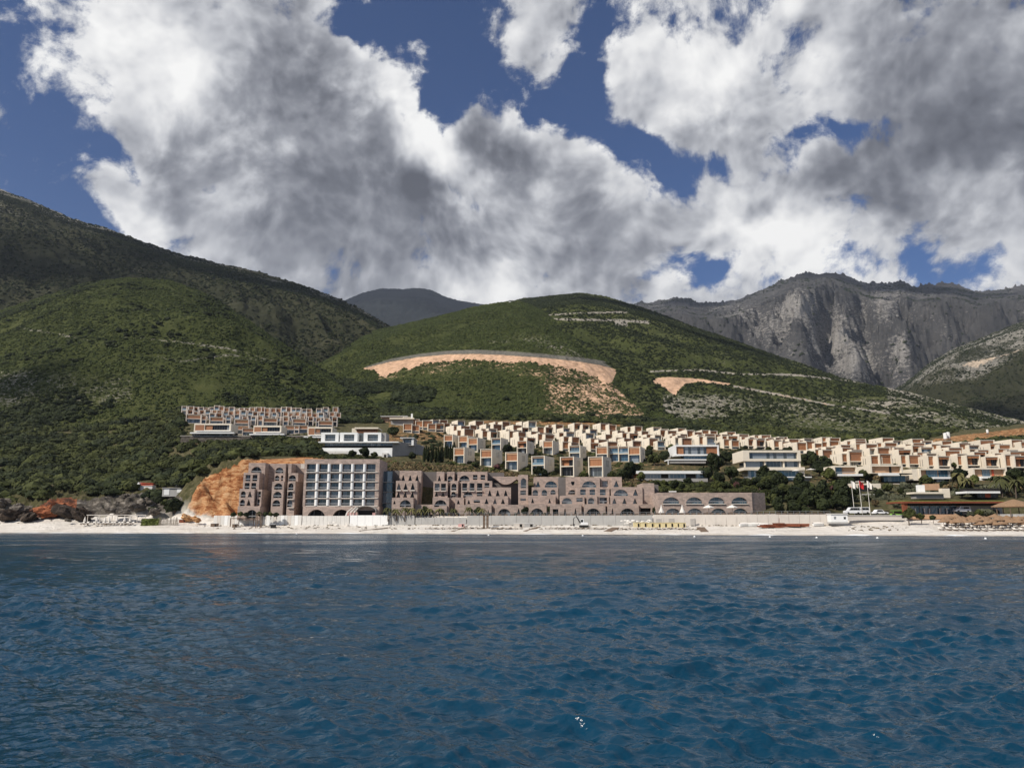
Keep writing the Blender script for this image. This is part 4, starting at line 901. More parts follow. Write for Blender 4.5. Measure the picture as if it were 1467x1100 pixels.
# ------------------------------------------------------------------ villas
V = 'villa'
v = site('villa', 510, 645, 310, 'long white villa with three deep framed blue windows above a glazed floor', V)
for a, b_ in ((460,485),(487,512),(521,546)):
    block(v, a, b_, 619.5, 632.6, 310, 9, [('r',(a+b_)/2+.5,622.2,631.6,15)], whitep, glassb, 1.6, name='window_bay')
part(v, 'rear_wall', glass, 486, 546, 620.5, 632.6, 314, 5); part(v, 'side_wall', greyw, 546.6, 553, 620, 632.6, 311, 8)
part(v, 'deck_slab', whitep, 456, 571, 632.4, 633.9, 307.5, 14)
part(v, 'glass_band', glassb, 466, 563, 634.2, 638.4, 310.5, 6); part(v, 'shadow_recess', dark, 462, 562, 638.2, 641.6, 311, 6)  # dark box paints the shadow below the glass band
part(v, 'lower_wall', whitep, 462, 562, 641.4, 647.5, 308.5, 8, -4); part(v, 'terrace_wall', white, 448, 500, 646.2, 649.6, 305, 3, -5)
part(v, 'garage', white, 547, 555, 648.6, 656, 305, 5, -6); part(v, 'garage_door', dark, 550, 553.2, 651, 655.4, 304.9, .09)
MB().slab([(ue(562,640)[0]*308-v.location.x,-1.5),(ue(562,640)[0]*308-v.location.x+9.5,12),(ue(562,640)[0]*308-v.location.x+9.5,14),(ue(562,640)[0]*308-v.location.x,9)], -4, 3.6).build('wing_wall', greyw, v)
v = site('villa', 525, 620, 335, 'low cream roofed house peeping over the long white villa', V)
part(v, 'roof', cream, 508, 542, 612, 614.2, 334, 10); part(v, 'timber_panel', timber, 511, 541, 614.2, 620, 335, 1); part(v, 'wall', cream, 504, 511, 613.5, 622, 335.2, 9)
v = site('villa', 590, 640, 316, 'dark sided villa with one blue window at the right end of the white villa', V)
block(v, 577, 593, 627.4, 638, 316, 10, [('r',584,629,637,11)], greyw, glassb, 1.2, name='window_bay'); part(v, 'roof', whitep, 573, 593.5, 626.6, 627.4, 315, 12)
part(v, 'lower_wall', greyw, 570, 606, 638.2, 652, 320, 10); part(v, 'white_pillar', whitep, 589.5, 592.6, 628, 638, 315.6, .5)
v = site('villa', 998, 660, 318, 'white framed villa with a wide glazed front between timber panels', V)
block(v, 967, 1030, 637.3, 652.5, 318, 14, [('r',998.5,639.5,650.5,59)], whitep, glass, 1.2, name='frame')
part(v, 'timber_panel', timber, 968.6, 979, 640, 650.4, 318.7, .3); part(v, 'timber_panel', timber, 1012.5, 1028.6, 639.6, 649.6, 318.7, .3)
part(v, 'glass_band', glassb, 980, 1012, 653, 658, 320, 6); part(v, 'terrace_slab', whitep, 957, 1012, 657.6, 659.2, 315, 8); part(v, 'garden_wall', greyw, 958, 1011, 659.2, 663.6, 315.4, 1.0); part(v, 'gate_post', whitep, 956.8, 957.9, 659, 667, 315, .4)
v = site('villa', 964, 690, 284, 'long single storey villa with a thin white roof above the hotel bushes', V)
part(v, 'roof', whitep, 911.5, 1013, 674.3, 678.3, 283, 10)
for a, b_, m_ in ((911.8,916.5,redtile),(947.5,957,dark),(983,996.5,dark)): part(v, 'wall', m_, a, b_, 678.3, 685.5, 284.6, 6)
for a, b_ in ((917,947),(957.5,982.6),(997,1012)): part(v, 'window', glassb, a, b_, 678.6, 685, 284.4, .3)
part(v, 'terrace', greyw, 911, 1014, 685.2, 690, 281, 6)
v = site('villa', 1105, 690, 287, 'three storey cream villa with full width blue windows and parasols on its terrace', V)
block(v, 1064.5, 1147, 645, 660.3, 287, 14, [('r',1108,648,657,69)], cream, glass, 1.0, name='upper_frame')
part(v, 'middle_glazing', glass, 1068, 1146, 660.5, 669, 288.6, 8); 
for a in (1066.2,1095.2,1122,1145): part(v, 'pillar', cream, a, a+1.9, 660.4, 669.2, 287.6, .5)
part(v, 'balcony_slab', cream, 1066.5, 1153, 669, 673.2, 286, 12)
part(v, 'lower_glazing', glassb, 1072, 1146, 673.2, 683.6, 288.4, 8); part(v, 'wall', cream, 1146.2, 1153, 672.8, 690, 287.4, 8); part(v, 'terrace_slab', whitep, 1083, 1163, 682.6, 684, 284, 4)
part(v, 'pool_edge', glassb, 1095, 1140, 684, 687, 284.4, 1.2); part(v, 'terrace_wall', greyw, 1072, 1160, 683.8, 693, 285.6, 4)
def parasol(name, px, py, Y, r, hgt, mat, label, group, closed=False):
    p = at(px, py, Y); o = empty(name, p); tag(o, label, 'parasol', group)
    MB().tube([(0,0,-.6),(0,0,hgt)], .05).build('pole', metalg, o)
    if closed: MB().lathe([(.10,hgt*.32),(.42,hgt*.38),(.36,hgt*.55),(.20,hgt*.8),(.06,hgt*1.02)], k=8).build('canopy', mat, o)
    else: MB().lathe([(r,hgt-.38),(r*.99,hgt-.3),(r*.5,hgt-.08),(.06,hgt+.16)], k=8).build('canopy', mat, o)
    return o
for px_, py_, l in ((1097,683,'white parasol over the left half of the three storey villa terrace'),(1141,682.5,'white parasol at the right edge of the three storey villa terrace')): parasol('parasol', px_, py_, 284.6, 1.6, 2.5, cloth, l, 'parasols of the three storey villa')
parasol('parasol', 1162, 681, 286, 1.9, 2.5, cloth, 'wide white parasol beside the tree right of the three storey villa', 'parasols of the three storey villa')
def right_villa(px0, px1, pt, pm, pb, Y, label, bay, extra=()):
    v = site('villa', (px0+px1)/2, pb, Y, label, V)
    block(v, px0, px1, pt, pm, Y, 12, [('r',(px0+px1)/2,pt+2.2,pm-.8,(px1-px0)*.86)], cream, timber, 1.5, name='upper_frame')
    for a, b_, m_ in bay: part(v, 'window' if m_ is glassb or m_ is glass else 'timber_panel', m_, a, b_, pt+2.6, pm-.9, Y+1.2, .2)
    for nm, m_, a, b_, t0, t1, dy, dp in extra: part(v, nm, m_, a, b_, t0, t1, Y+dy, dp)
    return v
def v5(px0, px1, pt, pm, pb, Y, label, bay, extra): 
    v = site('villa', (px0+px1)/2, pb, Y, label, V)
    block(v, px0, px1, pt, pm, Y, 12, [('r',(px0+px1)/2,pt+2.0,pm-.8,(px1-px0)*.9)], cream, tan, 1.5, name='upper_frame')
    for a, b_, m_ in bay: part(v, 'window' if m_ in (glassb, glass) else 'timber_panel', m_, a, b_, pt+2.4, pm-1.0, Y+1.25, .1)
    for nm, m_, a, b_, t0, t1, dy, dp in extra: part(v, nm, m_, a, b_, t0, t1, Y+dy, dp)
v5(1195, 1228, 667, 680, 690, 283, 'cream villa with a timber loggia and white canopy behind the flags', [(1197.5,1206,glassb),(1208,1226,tan)], [('canopy_slab',whitep,1201,1236.5,678.6,681.6,-2.5,6),('lower_glazing',glassb,1204,1218,681.6,689.5,1,4),('dark_recess',dark,1218.2,1232,681.6,689.5,1.2,4),('terrace_slab',palecon,1202,1238,689,690.6,-3,6)])
v5(1247, 1293.5, 665.8, 678, 694, 281, 'wide cream villa with a shaded loggia and glazed ground floor', [(1249.5,1269,tan),(1274,1277,dark)], [('canopy_slab',whitep,1263,1289,677.4,681.2,-2.5,5),('lower_glazing',glassb,1266,1297,681.2,690,1.2,4),('pergola',dark,1289,1307,677.8,679,-3,4),('terrace_slab',palecon,1280,1330,692.4,694.4,-3.5,8),('terrace_wall',greyw,1284,1318,694.2,702,-3,2)])
v5(1317, 1367, 671, 685, 697, 281, 'cream villa with two storeys of blue glass between hedges', [(1327,1343,glassb),(1344.5,1362,glassb)], [('canopy_slab',whitep,1338,1363,683,685.8,-2.2,5),('lower_glazing',glassb,1342,1362,685.8,694.5,1,4),('terrace_slab',whitep,1348,1363,694.6,697,-2.4,4),('side_wall',cream,1307,1318,671.5,688,.4,8)])
v5(1394, 1443, 670, 683.5, 694, 282, 'cream villa with an orange roof edge and white balcony behind the palms', [(1407,1418,glassb),(1421,1424,redtile)], [('balcony_slab',whitep,1408,1436,682,685.2,-2.4,6),('dark_recess',glassd,1411,1434,685.2,694,1,4),('side_stair',whitep,1404.5,1411,683,694,-1.2,3)])

# ------------------------------------------------------------------ small houses of the hillside village
def house(kind, w, d, h, wallm, front, low=glass, slits=True, mf=.5):
    r = empty('hillside_house', (0,0,0)); t = .34; mid = h*mf
    b_ = MB(); b_.box(-w/2, -w/2+t, -.75, d, -4.5, h); b_.box(w/2-t, w/2, -.75, d, -4.5, h)
    b_.box(-w/2+t, w/2-t, .9, d-.01, -4.4, h-.36); b_.build('wall', wallm, r)
    MB().box(-w/2+t, w/2-t, -.70, d-.02, h-.34, h-.05).build('roof', roofm, r)
    MB().box(-w/2+t, w/2-t, -.66, .88, mid-.16, mid+.16).build('floor_slab', wallm, r)
    if kind == 'timber':
        MB().box(-w/2+t, w/2-t, -.28, -.20, mid+.16, h-1.0).build('timber_panel', front, r)
        MB().box(-w/2+t, w/2-t, -.46, -.30, h-1.0, h-.34).build('fascia', tan if mf > .4 else front, r)
    elif kind == 'open':
        MB().box(-w/2+t, w/2-t, -.46, -.30, h-1.15, h-.34).build('fascia', front, r)
        MB().box(-w/2+t, w*.05, .70, .86, mid+.16, h-.36).build('timber_panel', front, r)
        MB().box(w*.07, w/2-t, .66, .84, mid+.16, h-.36).build('window', glassd, r)
    else:
        MB().box(-w/2+t, w/2-t, .1, .2, mid+.16, h-.8).build('window', low, r)
        MB().box(-w/2+t, w/2-t, -.40, -.22, h-.8, h-.34).build('fascia', tan, r)
        MB().box(-w/2+t, w/2-t, -.64, -.60, mid+.17, mid+1.0).build('balustrade', railg, r)
    MB().box(-w/2+t, w/2-t, .76, .86, -.2, mid-.2).build('window', low if kind != 'open' else glassd, r)
    MB().box(-w/2+t, w/2-t, -.74, -.60, -4.3, .02).build('terrace_edge', wallm, r)
    if slits:
        for s_, ys in ((-1, (.42,.66)), (1, (.36,.5,.62))):
            for q in ys:
                x = s_*w/2; MB().box(min(x, x+s_*.012), max(x, x+s_*.012), d*q, d*q+.28, mid+.1, h-1.1).build('slit_window', glassd, r)
    return r
PROTO = {
 'F': [(house('timber',5.2,9,6.8,cream,timber),'cream house with timber shutters'),
       (house('glass',5.2,9,6.8,cream,timber,glassb),'cream house with blue glazed loggia'),
       (house('open',5.2,9,6.8,cream,timber),'cream house with half open loggia')],
 'U': [(house('timber',5.0,7.6,5.0,cream,timber,mf=.26),'cream house with plain timber front'),
       (house('timber',5.6,8.6,5.2,cream,timberh,mf=.26),'broad cream house with reddish boarded front'),
       (house('open',5.1,7.6,5.0,cream,timber,mf=.26),'cream house with dark opening under timber'),
       (house('glass',5.0,7.2,5.0,cream,timber,glass,mf=.26),'cream house with framed glass front')],
 'N': [(house('timber',2.9,7,5.4,palef,timberh,glass,False),'narrow white house with red brown front'),
       (house('glass',3.0,7,5.4,palef,timber,glass,False),'narrow white house with square window'),
       (house('open',2.9,7,5.2,palef,timberh,glass,False),'narrow cream house with dark recess')],
 'B': [(house('timber',8.0,8,5.0,palef,timberh,glass,False),'squat house with broad red brown front')],
}
USED = {}
def put_house(fam, k, px, py, rz, label, group, sc=1.0, y0=270.0, y1=620.0, sink=0.0):
    src, look = PROTO[fam][k]; key = (fam, k)
    o = src if key not in USED else copy_tree(src); USED[key] = 1
    p = on_ground(px, py, y0, y1); o.location = (p.x, p.y, p.z-sink); o.rotation_euler = (0, 0, rz); o.scale = (sc, sc, sc)
    tag(o, f'{look}, {label}', 'house', group); HOUSES.append((p.x, p.y)); return o
HOUSES = []
def nth(i): 
    w = ['first','second','third','fourth','fifth','sixth','seventh','eighth','ninth','tenth','eleventh','twelfth']
    return w[i-1] if i <= 12 else f'{i}{"th" if 10 < i % 100 < 14 else {1:"st",2:"nd",3:"rd"}.get(i % 10,"th")}'
FR = R(-24)
front_row = [(658.5,664,0,.93),(697.5,668,0,1.0),(734,674,0,1.03),(772,680,1,1.04),(813.5,682,2,1.07),(854.5,683,0,1.12)]
for i, (px_, py_, k, s_) in enumerate(front_row): put_house('F', k, px_, py_, FR, f'{nth(i+1)} from left just above the hotel', 'front row village houses', s_, 266)
second_row = [(643,641,0,.9),(664,643,0,.9),(678,647,0,.93),(711.5,647,1,.93),(748.5,652,2,.95),(785.5,651,0,.95),(824,660,1,1.0),(863,662,0,1.02),(880,661,1,.98),(894.5,661,1,.98),(909.5,663,0,1.02)]
for i, (px_, py_, k, s_) in enumerate(second_row): put_house('F', k, px_, py_, FR*.9, f'{nth(i+1)} from left in second row above hotel', 'second row village houses', s_, 285)
TOPC = [(556,609),(600,611.5),(650,614),(700,616),(760,617.5),(810,619),(870,621),(900,622.5),(950,625),(1000,628),(1050,632),(1100,637),(1150,640.5),(1200,643),(1300,646),(1380,648),(1467,649)]
BOTC = [(585,630),(640,630),(700,636),(760,641),(800,646),(860,648),(920,646),(950,641),(1050,642.5),(1110,645),(1150,650),(1185,664),(1240,667),(1300,670),(1380,672),(1467,674)]
rh = np.random.default_rng(31); NR = 4
rowname = ['top row','second row','third row','fourth row','fifth row']
for r_ in range(5):
    f = r_/4.0; x = 584+(r_ % 2)*17+(14 if r_ in (3,) else 0); i = 0; 
    while x < 1480:
        top, bot = pl(TOPC, x), pl(BOTC, x)
        py_ = top+(bot-top)*f+rh.normal(0, .9)
        if r_ == 4 and x < 740: x += 15; continue
        if r_ == 3 and (x < 655): x += 15; continue
        big = 1.0+.16*smooth01((x-1150)/100)
        az = math.atan(ue(x, 640)[0]); th = R(28)-az*.85 if x > 620 else R(4)
        if 1215 < x < 1300 and r_ == 0: x += 10
        n_ = 2 if rh.random() < .8 else 1
        for q in range(n_):
            i += 1; k = int(rh.choice(4, p=(.42,.26,.20,.12)))
            put_house('U', k, x+(11.2*big)*q, py_+q*.8, th+rh.normal(0, .08), f'{nth(i)} from left in village {rowname[r_]}', f'village houses in the {rowname[r_]} from the top', .97*big*rh.uniform(.87, 1.13), 296)
        x += (13.5+11.3*n_+rh.uniform(-2, 4))*(1+.12*smooth01((x-1150)/100))
# the separate cluster on the left
tw = R(21)
for r_, (pya, pyb, n_, xa_, xb_) in enumerate(((595.5,598.5,30,265,480),(600.5,604.5,26,272,485),(607,611,17,292,480))):
    for i in range(n_):
        px_ = xa_+(xb_-xa_)*i/(n_-1)+rh.normal(0, .8)
        if rh.random() < .09: continue
        put_house('N', int(rh.choice(3, p=(.5,.3,.2))), px_, pya+(pyb-pya)*i/(n_-1)+rh.normal(0, .7), R(10)+rh.normal(0, .05), f'{nth(i+1)} in the {("back","middle","front")[r_]} row of the left cluster', f'{("back","middle","front")[r_]} row houses of the left cluster', rh.uniform(.92, 1.18), 380)
for i, (px_, py_, s_) in enumerate(((277,606.5,1.05),(310,609,.95),(346,613,.98),(387,611,.98),(428.5,611.5,.95),(466,615,.98),(346,622,.95),(356,624,.8),(418,622,.95),(431,621,.9))):
    put_house('B', 0, px_, py_, R(10), f'{nth(i+1)} from left in the left cluster', 'broad fronted houses of the left cluster', s_, 380)
for px0, px1, t0, t1, l in ((278,331,606.5,620,'long low villa with dark windows at the left front of the left cluster'),(363,403,609.5,622,'long low villa with a white balcony in the middle front of the left cluster'),(441,476,611.5,626,'long low villa with a grey window band at the right front of the left cluster')):
    v = site('villa', (px0+px1)/2, t1, 386, l, V)
    block(v, px0, px1, t0, t1-1.2, 386, 10, [('r',(px0+px1)/2+(px1-px0)*.12,t0+2.2,t1-4.0,(px1-px0)*.66)], cream, glassd, 1.0, name='frame')
    part(v, 'timber_panel', timberh, px0+(px1-px0)*.03, px0+(px1-px0)*.27, t0+2.0, t1-3.6, 385.9, .09); part(v, 'timber_panel', timberh, px0+(px1-px0)*.3, px0+(px1-px0)*.5, t0+2.6, t1-4.2, 386.5, .2); part(v, 'balcony_slab', whitep, px0+2, px1-1, t1-3.2, t1-2.2, 384, 2); part(v, 'terrace_wall', whitep, px0-6, px1+4, t1-.9, t1+.9, 383, 2); part(v, 'lower_wall', glassd, px0-3, px1+2, t1-1.3, t1+4, 386.6, 8, -6)
v = site('retaining_wall', 350, 632, 384, 'pale stone wall under the left cluster of houses', 'wall')
part(v, 'wall', stone, 259, 440, 624.5, 629, 384.5, 1.2, -5); part(v, 'coping', palecon, 258, 441, 623.9, 624.5, 384.2, 1.8)

# ------------------------------------------------------------------ trees
def crown_mesh(seed, rx, rz, n, mat, lumps=9, leaf_s=.42):
    r = np.random.default_rng(seed); L_ = []
    for i in range(lumps):
        a = r.uniform(0, 6.28); q = r.uniform(0, .75)**.7; zc = r.uniform(-.55, .75)
        L_.append((q*math.cos(a)*rx*.75*(1-.35*abs(zc)), q*math.sin(a)*rx*.75*(1-.35*abs(zc)), zc*rz*.7, r.uniform(.28, .5)))
    vs, fs = [], []
    for lx, ly, lz, s in L_:  # leafy core of each clump
        bm = bmesh.new(); bmesh.ops.create_icosphere(bm, subdivisions=1, radius=1); k = len(vs)
        for v in bm.verts: w = 1+r.normal(0, .16); vs.append((lx+v.co.x*rx*s*.8*w, ly+v.co.y*rx*s*.8*w, lz+v.co.z*rz*s*.8*w))
        fs += [tuple(k+v.index for v in f.verts) for f in bm.faces]; bm.free()
    for i in range(n):
        lx, ly, lz, s = L_[r.integers(len(L_))]; d = r.normal(0, 1, 3); d /= np.linalg.norm(d); q = r.uniform(.75, 1.15)
        c = np.array([lx, ly, lz])+d*np.array([rx, rx, rz])*s*q
        a = np.cross(d, r.normal(0, 1, 3)); a /= np.linalg.norm(a)+1e-9; b_ = np.cross(d, a)+d*r.uniform(-.8, .8); e = leaf_s*r.uniform(.55, 1.35)
        k = len(vs); vs += [tuple(c-a*e-b_*e*.6), tuple(c+a*e-b_*e*.5), tuple(c+a*e*.5+b_*e), tuple(c-a*e*.6+b_*e*.8)]; fs.append((k, k+1, k+2, k+3))
    me = bpy.data.meshes.new('crown'); me.from_pydata(vs, [], fs); me.materials.append(mat); me.update(); return me
def make_tree(name, seed, rx, rz, n, mat, trunk=1.0, leaf_s=.42):
    o = empty(name, (0,0,0)); c = link('crown', crown_mesh(seed, rx, rz, n, mat, leaf_s=leaf_s), None, o, (0,0,trunk+rz*.75))
    r = np.random.default_rng(seed+5); mb = MB(); mb.tube([(0,0,-1.2),(.06,.02,trunk*.5),(.1,-.05,trunk+rz*.5)], [.24,.18,.1])
    for i in range(3):
        a = r.uniform(0, 6.28); mb.tube([(.06,0,trunk*.55),(math.cos(a)*rx*.3,math.sin(a)*rx*.3,trunk+rz*.35),(math.cos(a)*rx*.6,math.sin(a)*rx*.6,trunk+rz*.8)], [.12,.09,.04], 5)
    mb.build('trunk', bark, o); return o
def make_palm(name, seed, hgt, R_, nf=17):
    o = empty(name, (0,0,0)); r = np.random.default_rng(seed)
    MB().tube([(0,0,-.8),(.08,0,hgt*.5),(.02,.05,hgt)], [.24,.2,.17], 7).build('trunk', bark, o)
    mb = MB()
    for i in range(nf):
        a = i*2.4+r.uniform(-.2, .2); up = r.uniform(-.25, 1.0); pts = []
        for q in np.linspace(0, 1, 6): pts.append(Vector((math.cos(a)*R_*q*(1-.25*up*q), math.sin(a)*R_*q*(1-.25*up*q), hgt+R_*(up*q*.9-.95*q*q))))
        sd_ = Vector((-math.sin(a), math.cos(a), 0))
        for j in range(5):
            w0, w1 = R_*.15*math.sin(math.pi*(.12+j/5.6)), R_*.15*math.sin(math.pi*(.12+(j+1)/5.6)); p, q_ = pts[j], pts[j+1]
            for s in (-1, 1):
                dz = Vector((0,0,-.12*R_)); mb.quad(p, q_, q_+sd_*s*w1+dz*.6, p+sd_*s*w0+dz*.5)
    mb.build('fronds', palmm, o); return o
def make_cypress(name, seed, hgt):
    o = empty(name, (0,0,0)); r = np.random.default_rng(seed); vs, fs = [], []
    mb = MB(); mb.lathe([(.12,.2),(.5,hgt*.12),(.58,hgt*.35),(.42,hgt*.68),(.05,hgt)], k=8); vs, fs = mb.v, mb.f
    for i in range(260):
        z = hgt*r.random()**.9; rad = np.interp(z/hgt, [0,.12,.35,.68,1], [.15,.55,.66,.46,.08]); a = r.uniform(0, 6.28); c = np.array([math.cos(a)*rad, math.sin(a)*rad, z]); e = r.uniform(.1, .26); t_ = np.array([-math.sin(a), math.cos(a), 0])*e; k = len(vs)
        vs += [tuple(c-t_), tuple(c+t_), tuple(c+t_*.3+np.array([math.cos(a)*.1, math.sin(a)*.1, e*2.2])), tuple(c-t_*.3+np.array([math.cos(a)*.1, math.sin(a)*.1, e*2]))]; fs.append((k,k+1,k+2,k+3))
    m_ = MB(); m_.v, m_.f = vs, fs; m_.build('crown', leafd, o); MB().tube([(0,0,-.8),(0,0,.5)], .14).build('trunk', bark, o); return o
TREEP = {'dark': make_tree('broadleaf_tree', 1, 2.4, 2.1, 620, leafd), 'mid': make_tree('broadleaf_tree', 2, 2.4, 2.0, 620, leaf), 'light': make_tree('broadleaf_tree', 3, 2.3, 2.1, 560, leafl),
 'grey': make_tree('broadleaf_tree', 4, 2.2, 1.8, 520, leafg, .8), 'tall': make_tree('broadleaf_tree', 6, 2.0, 2.9, 640, leafd, 1.3), 'pink': make_tree('flowering_tree', 8, 2.2, 1.8, 520, flower, .8), 'dry': make_tree('broadleaf_tree', 9, 2.1, 1.7, 480, leafdry, .7),
 'palm': make_palm('palm_tree', 11, 3.4, 2.3), 'palmb': make_palm('palm_tree', 12, 4.6, 2.9, 22), 'cyp': make_cypress('cypress_tree', 13, 6.0)}
TU = {}
def tree(kind, px, py, wpx, label, group=None, Y=None, y0=262.0, cat='tree', sink=.3):
    src = TREEP[kind]; o = src if kind not in TU else copy_tree(src); TU[kind] = 1
    p = on_ground(px, py, y0) if Y is None else at(px, py, Y); s = wpx/F0*p.y/{'palm':4.2,'palmb':5.2,'cyp':1.25,'tall':4.0}.get(kind, 4.9)
    o.location = (p.x, p.y, p.z-sink*s); o.rotation_euler = (0, 0, random.uniform(0, 6.28)); o.scale = (s, s, s*random.uniform(.92, 1.1)); tag(o, label, cat, group); return o
G_ = 'trees between the village houses'
for k, px_, py_, w, l in (
 ('dark',563,626,19,'round dark tree on the bare earth left of the village'),
 ('mid',770,683,20,'olive green bush right of the fourth front row house'),('dark',779,684,14,'small dark bush touching the right of the olive green bush'),
 ('dark',727,650,16,'dark tree between the second row houses'),('dark',906,686,30,'big dark tree at the right end of the front row'),('dark',892,690,22,'dark bush leaning left of the big dark tree'),('mid',918,690,16,'leafy bush under the right of the big dark tree'),
 ('mid',838,688,16,'bush between the fifth and sixth front row houses'),('mid',875,688,14,'bush right of the sixth front row house'),('dark',680,671,12,'dark bush left of the second front row house'),('pink',712,674,15,'dark red bush at the foot of the second front row house'),
 ('mid',938,668,24,'wide bush left of the white framed villa'),('dark',953,662,20,'dark bush at the corner of the white framed villa'),('light',962,648,13,'light tree above the corner of the white framed villa'),('dark',930,656,14,'small dark tree under the end of the village rows'),
 ('dark',1010,690,26,'dark tree right of the long single storey villa'),('tall',1026,680,24,'tall dark tree between the two big villas'),('light',1030,696,20,'bright green tree in front of the tall dark one'),('dark',1048,688,24,'dark tree touching the left of the three storey villa'),('dark',1040,664,20,'dark tree under the village left of the three storey villa'),('pink',1056,700,16,'reddish tree below the left of the three storey villa'),
 ('mid',1162,672,30,'round green tree right of the three storey villa'),('dark',1175,682,26,'dark tree below the round green tree'),('mid',1186,690,22,'green tree left of the loggia villa'),('dark',1180,664,14,'small dark tree above the loggia villa'),
 ('mid',1240,690,22,'leafy tree between the loggia villa and the wide villa'),('dry',1257,692,14,'dry brown tree left of the wide villa terrace'),('pink',1198,706,18,'pink flowering tree left of the white flag'),
 ('mid',1330,700,22,'green bush at the left foot of the blue glass villa'),('light',1313,690,14,'light bush on the terrace of the wide villa'),('dark',1377,690,24,'dark tree right of the blue glass villa'),('light',1396,698,20,'yellow green tree left of the orange edged villa'),('dark',1380,703,18,'dark bush low between two right hand villas'),
 ('dark',1457,692,24,'dark tree at the right edge beside the orange edged villa'),('mid',1462,706,22,'bush at the right edge above the thatched bar'),
 ('dark',505,657,14,'dark bush on the terrace of the long white villa'),('dark',521,657,18,'largest bush on the terrace of the long white villa'),('mid',536,657,12,'right hand bush on the terrace of the long white villa'),('mid',590,660,14,'green bush below the dark sided villa'),
 ('dark',250,738,28,'dark tree on the rocks below the white cabin'),('mid',238,728,16,'small green tree left of the white cabin'),('dark',425,655,14,'dark bush on the cut earth above the tall hotel wing'),('dark',395,654,13,'left hand dark bush above the tall hotel wing')):
    tree(k, px_, py_, w, l, G_, y0=255)
rv = random.Random(12)
for i in range(40):
    px_ = rv.uniform(640, 1465); a_, b_ = pl(TOPC, px_), pl(BOTC, px_); tree(rv.choice(['dark','dark','mid']), px_, rv.uniform(a_+3, b_+4), rv.uniform(7, 12), 'small dark garden tree among the upper rows of houses', 'garden trees among the upper rows', y0=290)
for px_, py_, w in ((1376,704,26),(1436,712,34),(1456,714,26),(1386,706,20)):
    tree('palmb', px_, py_, w, {1376:'palm left of the white roofed bar',1436:'broad palm right of the white roofed bar',1456:'palm at the right edge above the thatched bar',1386:'small palm behind the white roofed bar'}[px_], 'palms above the beach bar', y0=232)
for i in range(14):
    tree('cyp', 607+i*3.4+random.uniform(-.8,.8), 661+random.uniform(-3,2)-(3 if i > 8 else 0), 4.4, 'dark slim cypress in the tight row left of the village', 'cypress row left of the village', y0=276, cat='cypress')
rt = random.Random(4)
for i in range(75):
    px_ = rt.uniform(1088, 1222) if i < 58 else rt.uniform(940, 1090); py_ = rt.uniform(702, 739) if i < 58 else rt.uniform(696, 704)
    if px_ < 1106 and py_ > 706: py_ = rt.uniform(696, 705)
    tree(rt.choice(['dark','dark','dark','tall','mid']), px_, py_, rt.uniform(15, 25) if i < 58 else rt.uniform(11, 18), 'dark green tree in the grove around the low arched hotel wing', 'grove around the low arched hotel wing', y0=226)
for i in range(46):
    px_ = rt.uniform(1215, 1470); py_ = rt.uniform(696, 733)
    if px_ > 1290 and py_ > 714: py_ = rt.uniform(698, 714)
    tree(rt.choice(['mid','dark','grey','dry','mid']), px_, py_, rt.uniform(9, 17), 'bushy tree on the slope above the beach car park', 'bushy trees above the beach car park', y0=222)
for i, px_ in enumerate((556,568,580,590,603,616,629,650,672,690)): tree('palm', px_, 742, 17, 'short palm in the planted strip before the triangular windows', 'palms before the hotel', 247.5)
for i, px_ in enumerate((610,640,655,684,702,738,752,762,780,790,800,866,940)): tree(('tall','dark','mid')[i % 3], px_, 741, 8+3*(i % 3 == 0), 'small dark tree against the ground floor of the hotel', 'small trees against the hotel', pl([(600,250),(800,246),(940,242)], px_))
for i, px_ in enumerate((335,344,352,372,380,388,396)): tree('mid' if i % 2 else 'dark', px_, 741, 9, 'small bush at the foot of the tall hotel wing', 'bushes at the tall hotel wing', 252)

# dry brush and garden shrubs (countless)
dryk = variants(leafdry, 3, sub=1, cards=26, cs=.35); greyk = variants(leafg, 3, sub=1, cards=26, cs=.35)
def brush(n, coll, x0, x1, y0f, y1f, smin, smax, name, clear=3.2):
    P, S = [], []; hs = np.array(HOUSES)
    for i in range(n*3):
        px_ = rng.uniform(x0, x1); a, b_ = pl(y0f, px_), pl(y1f, px_)
        if b_ <= a: continue
        p = on_ground(px_, rng.uniform(a, b_), 250)
        if clear and np.min((hs[:,0]-p.x)**2+(hs[:,1]-2-p.y)**2) < clear*clear: continue
        P.append(p); S.append(rng.uniform(smin, smax))
        if len(P) >= n: break
    scatter(name, P, S, coll)
brush(700, dryk, 548, 940, [(548,660),(650,667),(720,672),(760,684),(800,686),(940,688)], [(548,676),(640,676),(700,684),(760,690),(940,698)], .35, .95, 'dry_brush')
brush(110, scrub, 548, 940, [(548,660),(650,667),(720,672),(760,684),(800,686),(940,688)], [(548,676),(640,676),(700,684),(760,690),(940,698)], .4, 1.0, 'slope_brush')
brush(420, scrub, 930, 1215, [(930,692),(1215,695)], [(930,704),(1090,706),(1100,738),(1215,738)], .7, 1.7, 'grove_floor', 0)
brush(520, greyk, 1215, 1500, [(1215,694),(1500,697)], [(1215,735),(1290,733),(1296,714),(1500,714)], .5, 1.3, 'slope_shrubs', 0)
brush(1100, scrubd, 585, 1480, TOPC, [(a, b_+16) for a, b_ in BOTC], .5, 1.5, 'garden_shrubs', 3.4)
brush(350, scrub, 640, 930, [(640,640),(930,644)], [(640,668),(700,674),(930,690)], .5, 1.4, 'front_gardens', 3.4)
brush(200, dryk, 262, 470, [(262,626),(470,630)], [(262,640),(470,634)], .5, 1.2, 'bank_brush', 0)
brush(260, scrub, 255, 470, [(255,612),(470,618)], [(255,634),(470,634)], .5, 1.3, 'bank_scrub', 3.6)
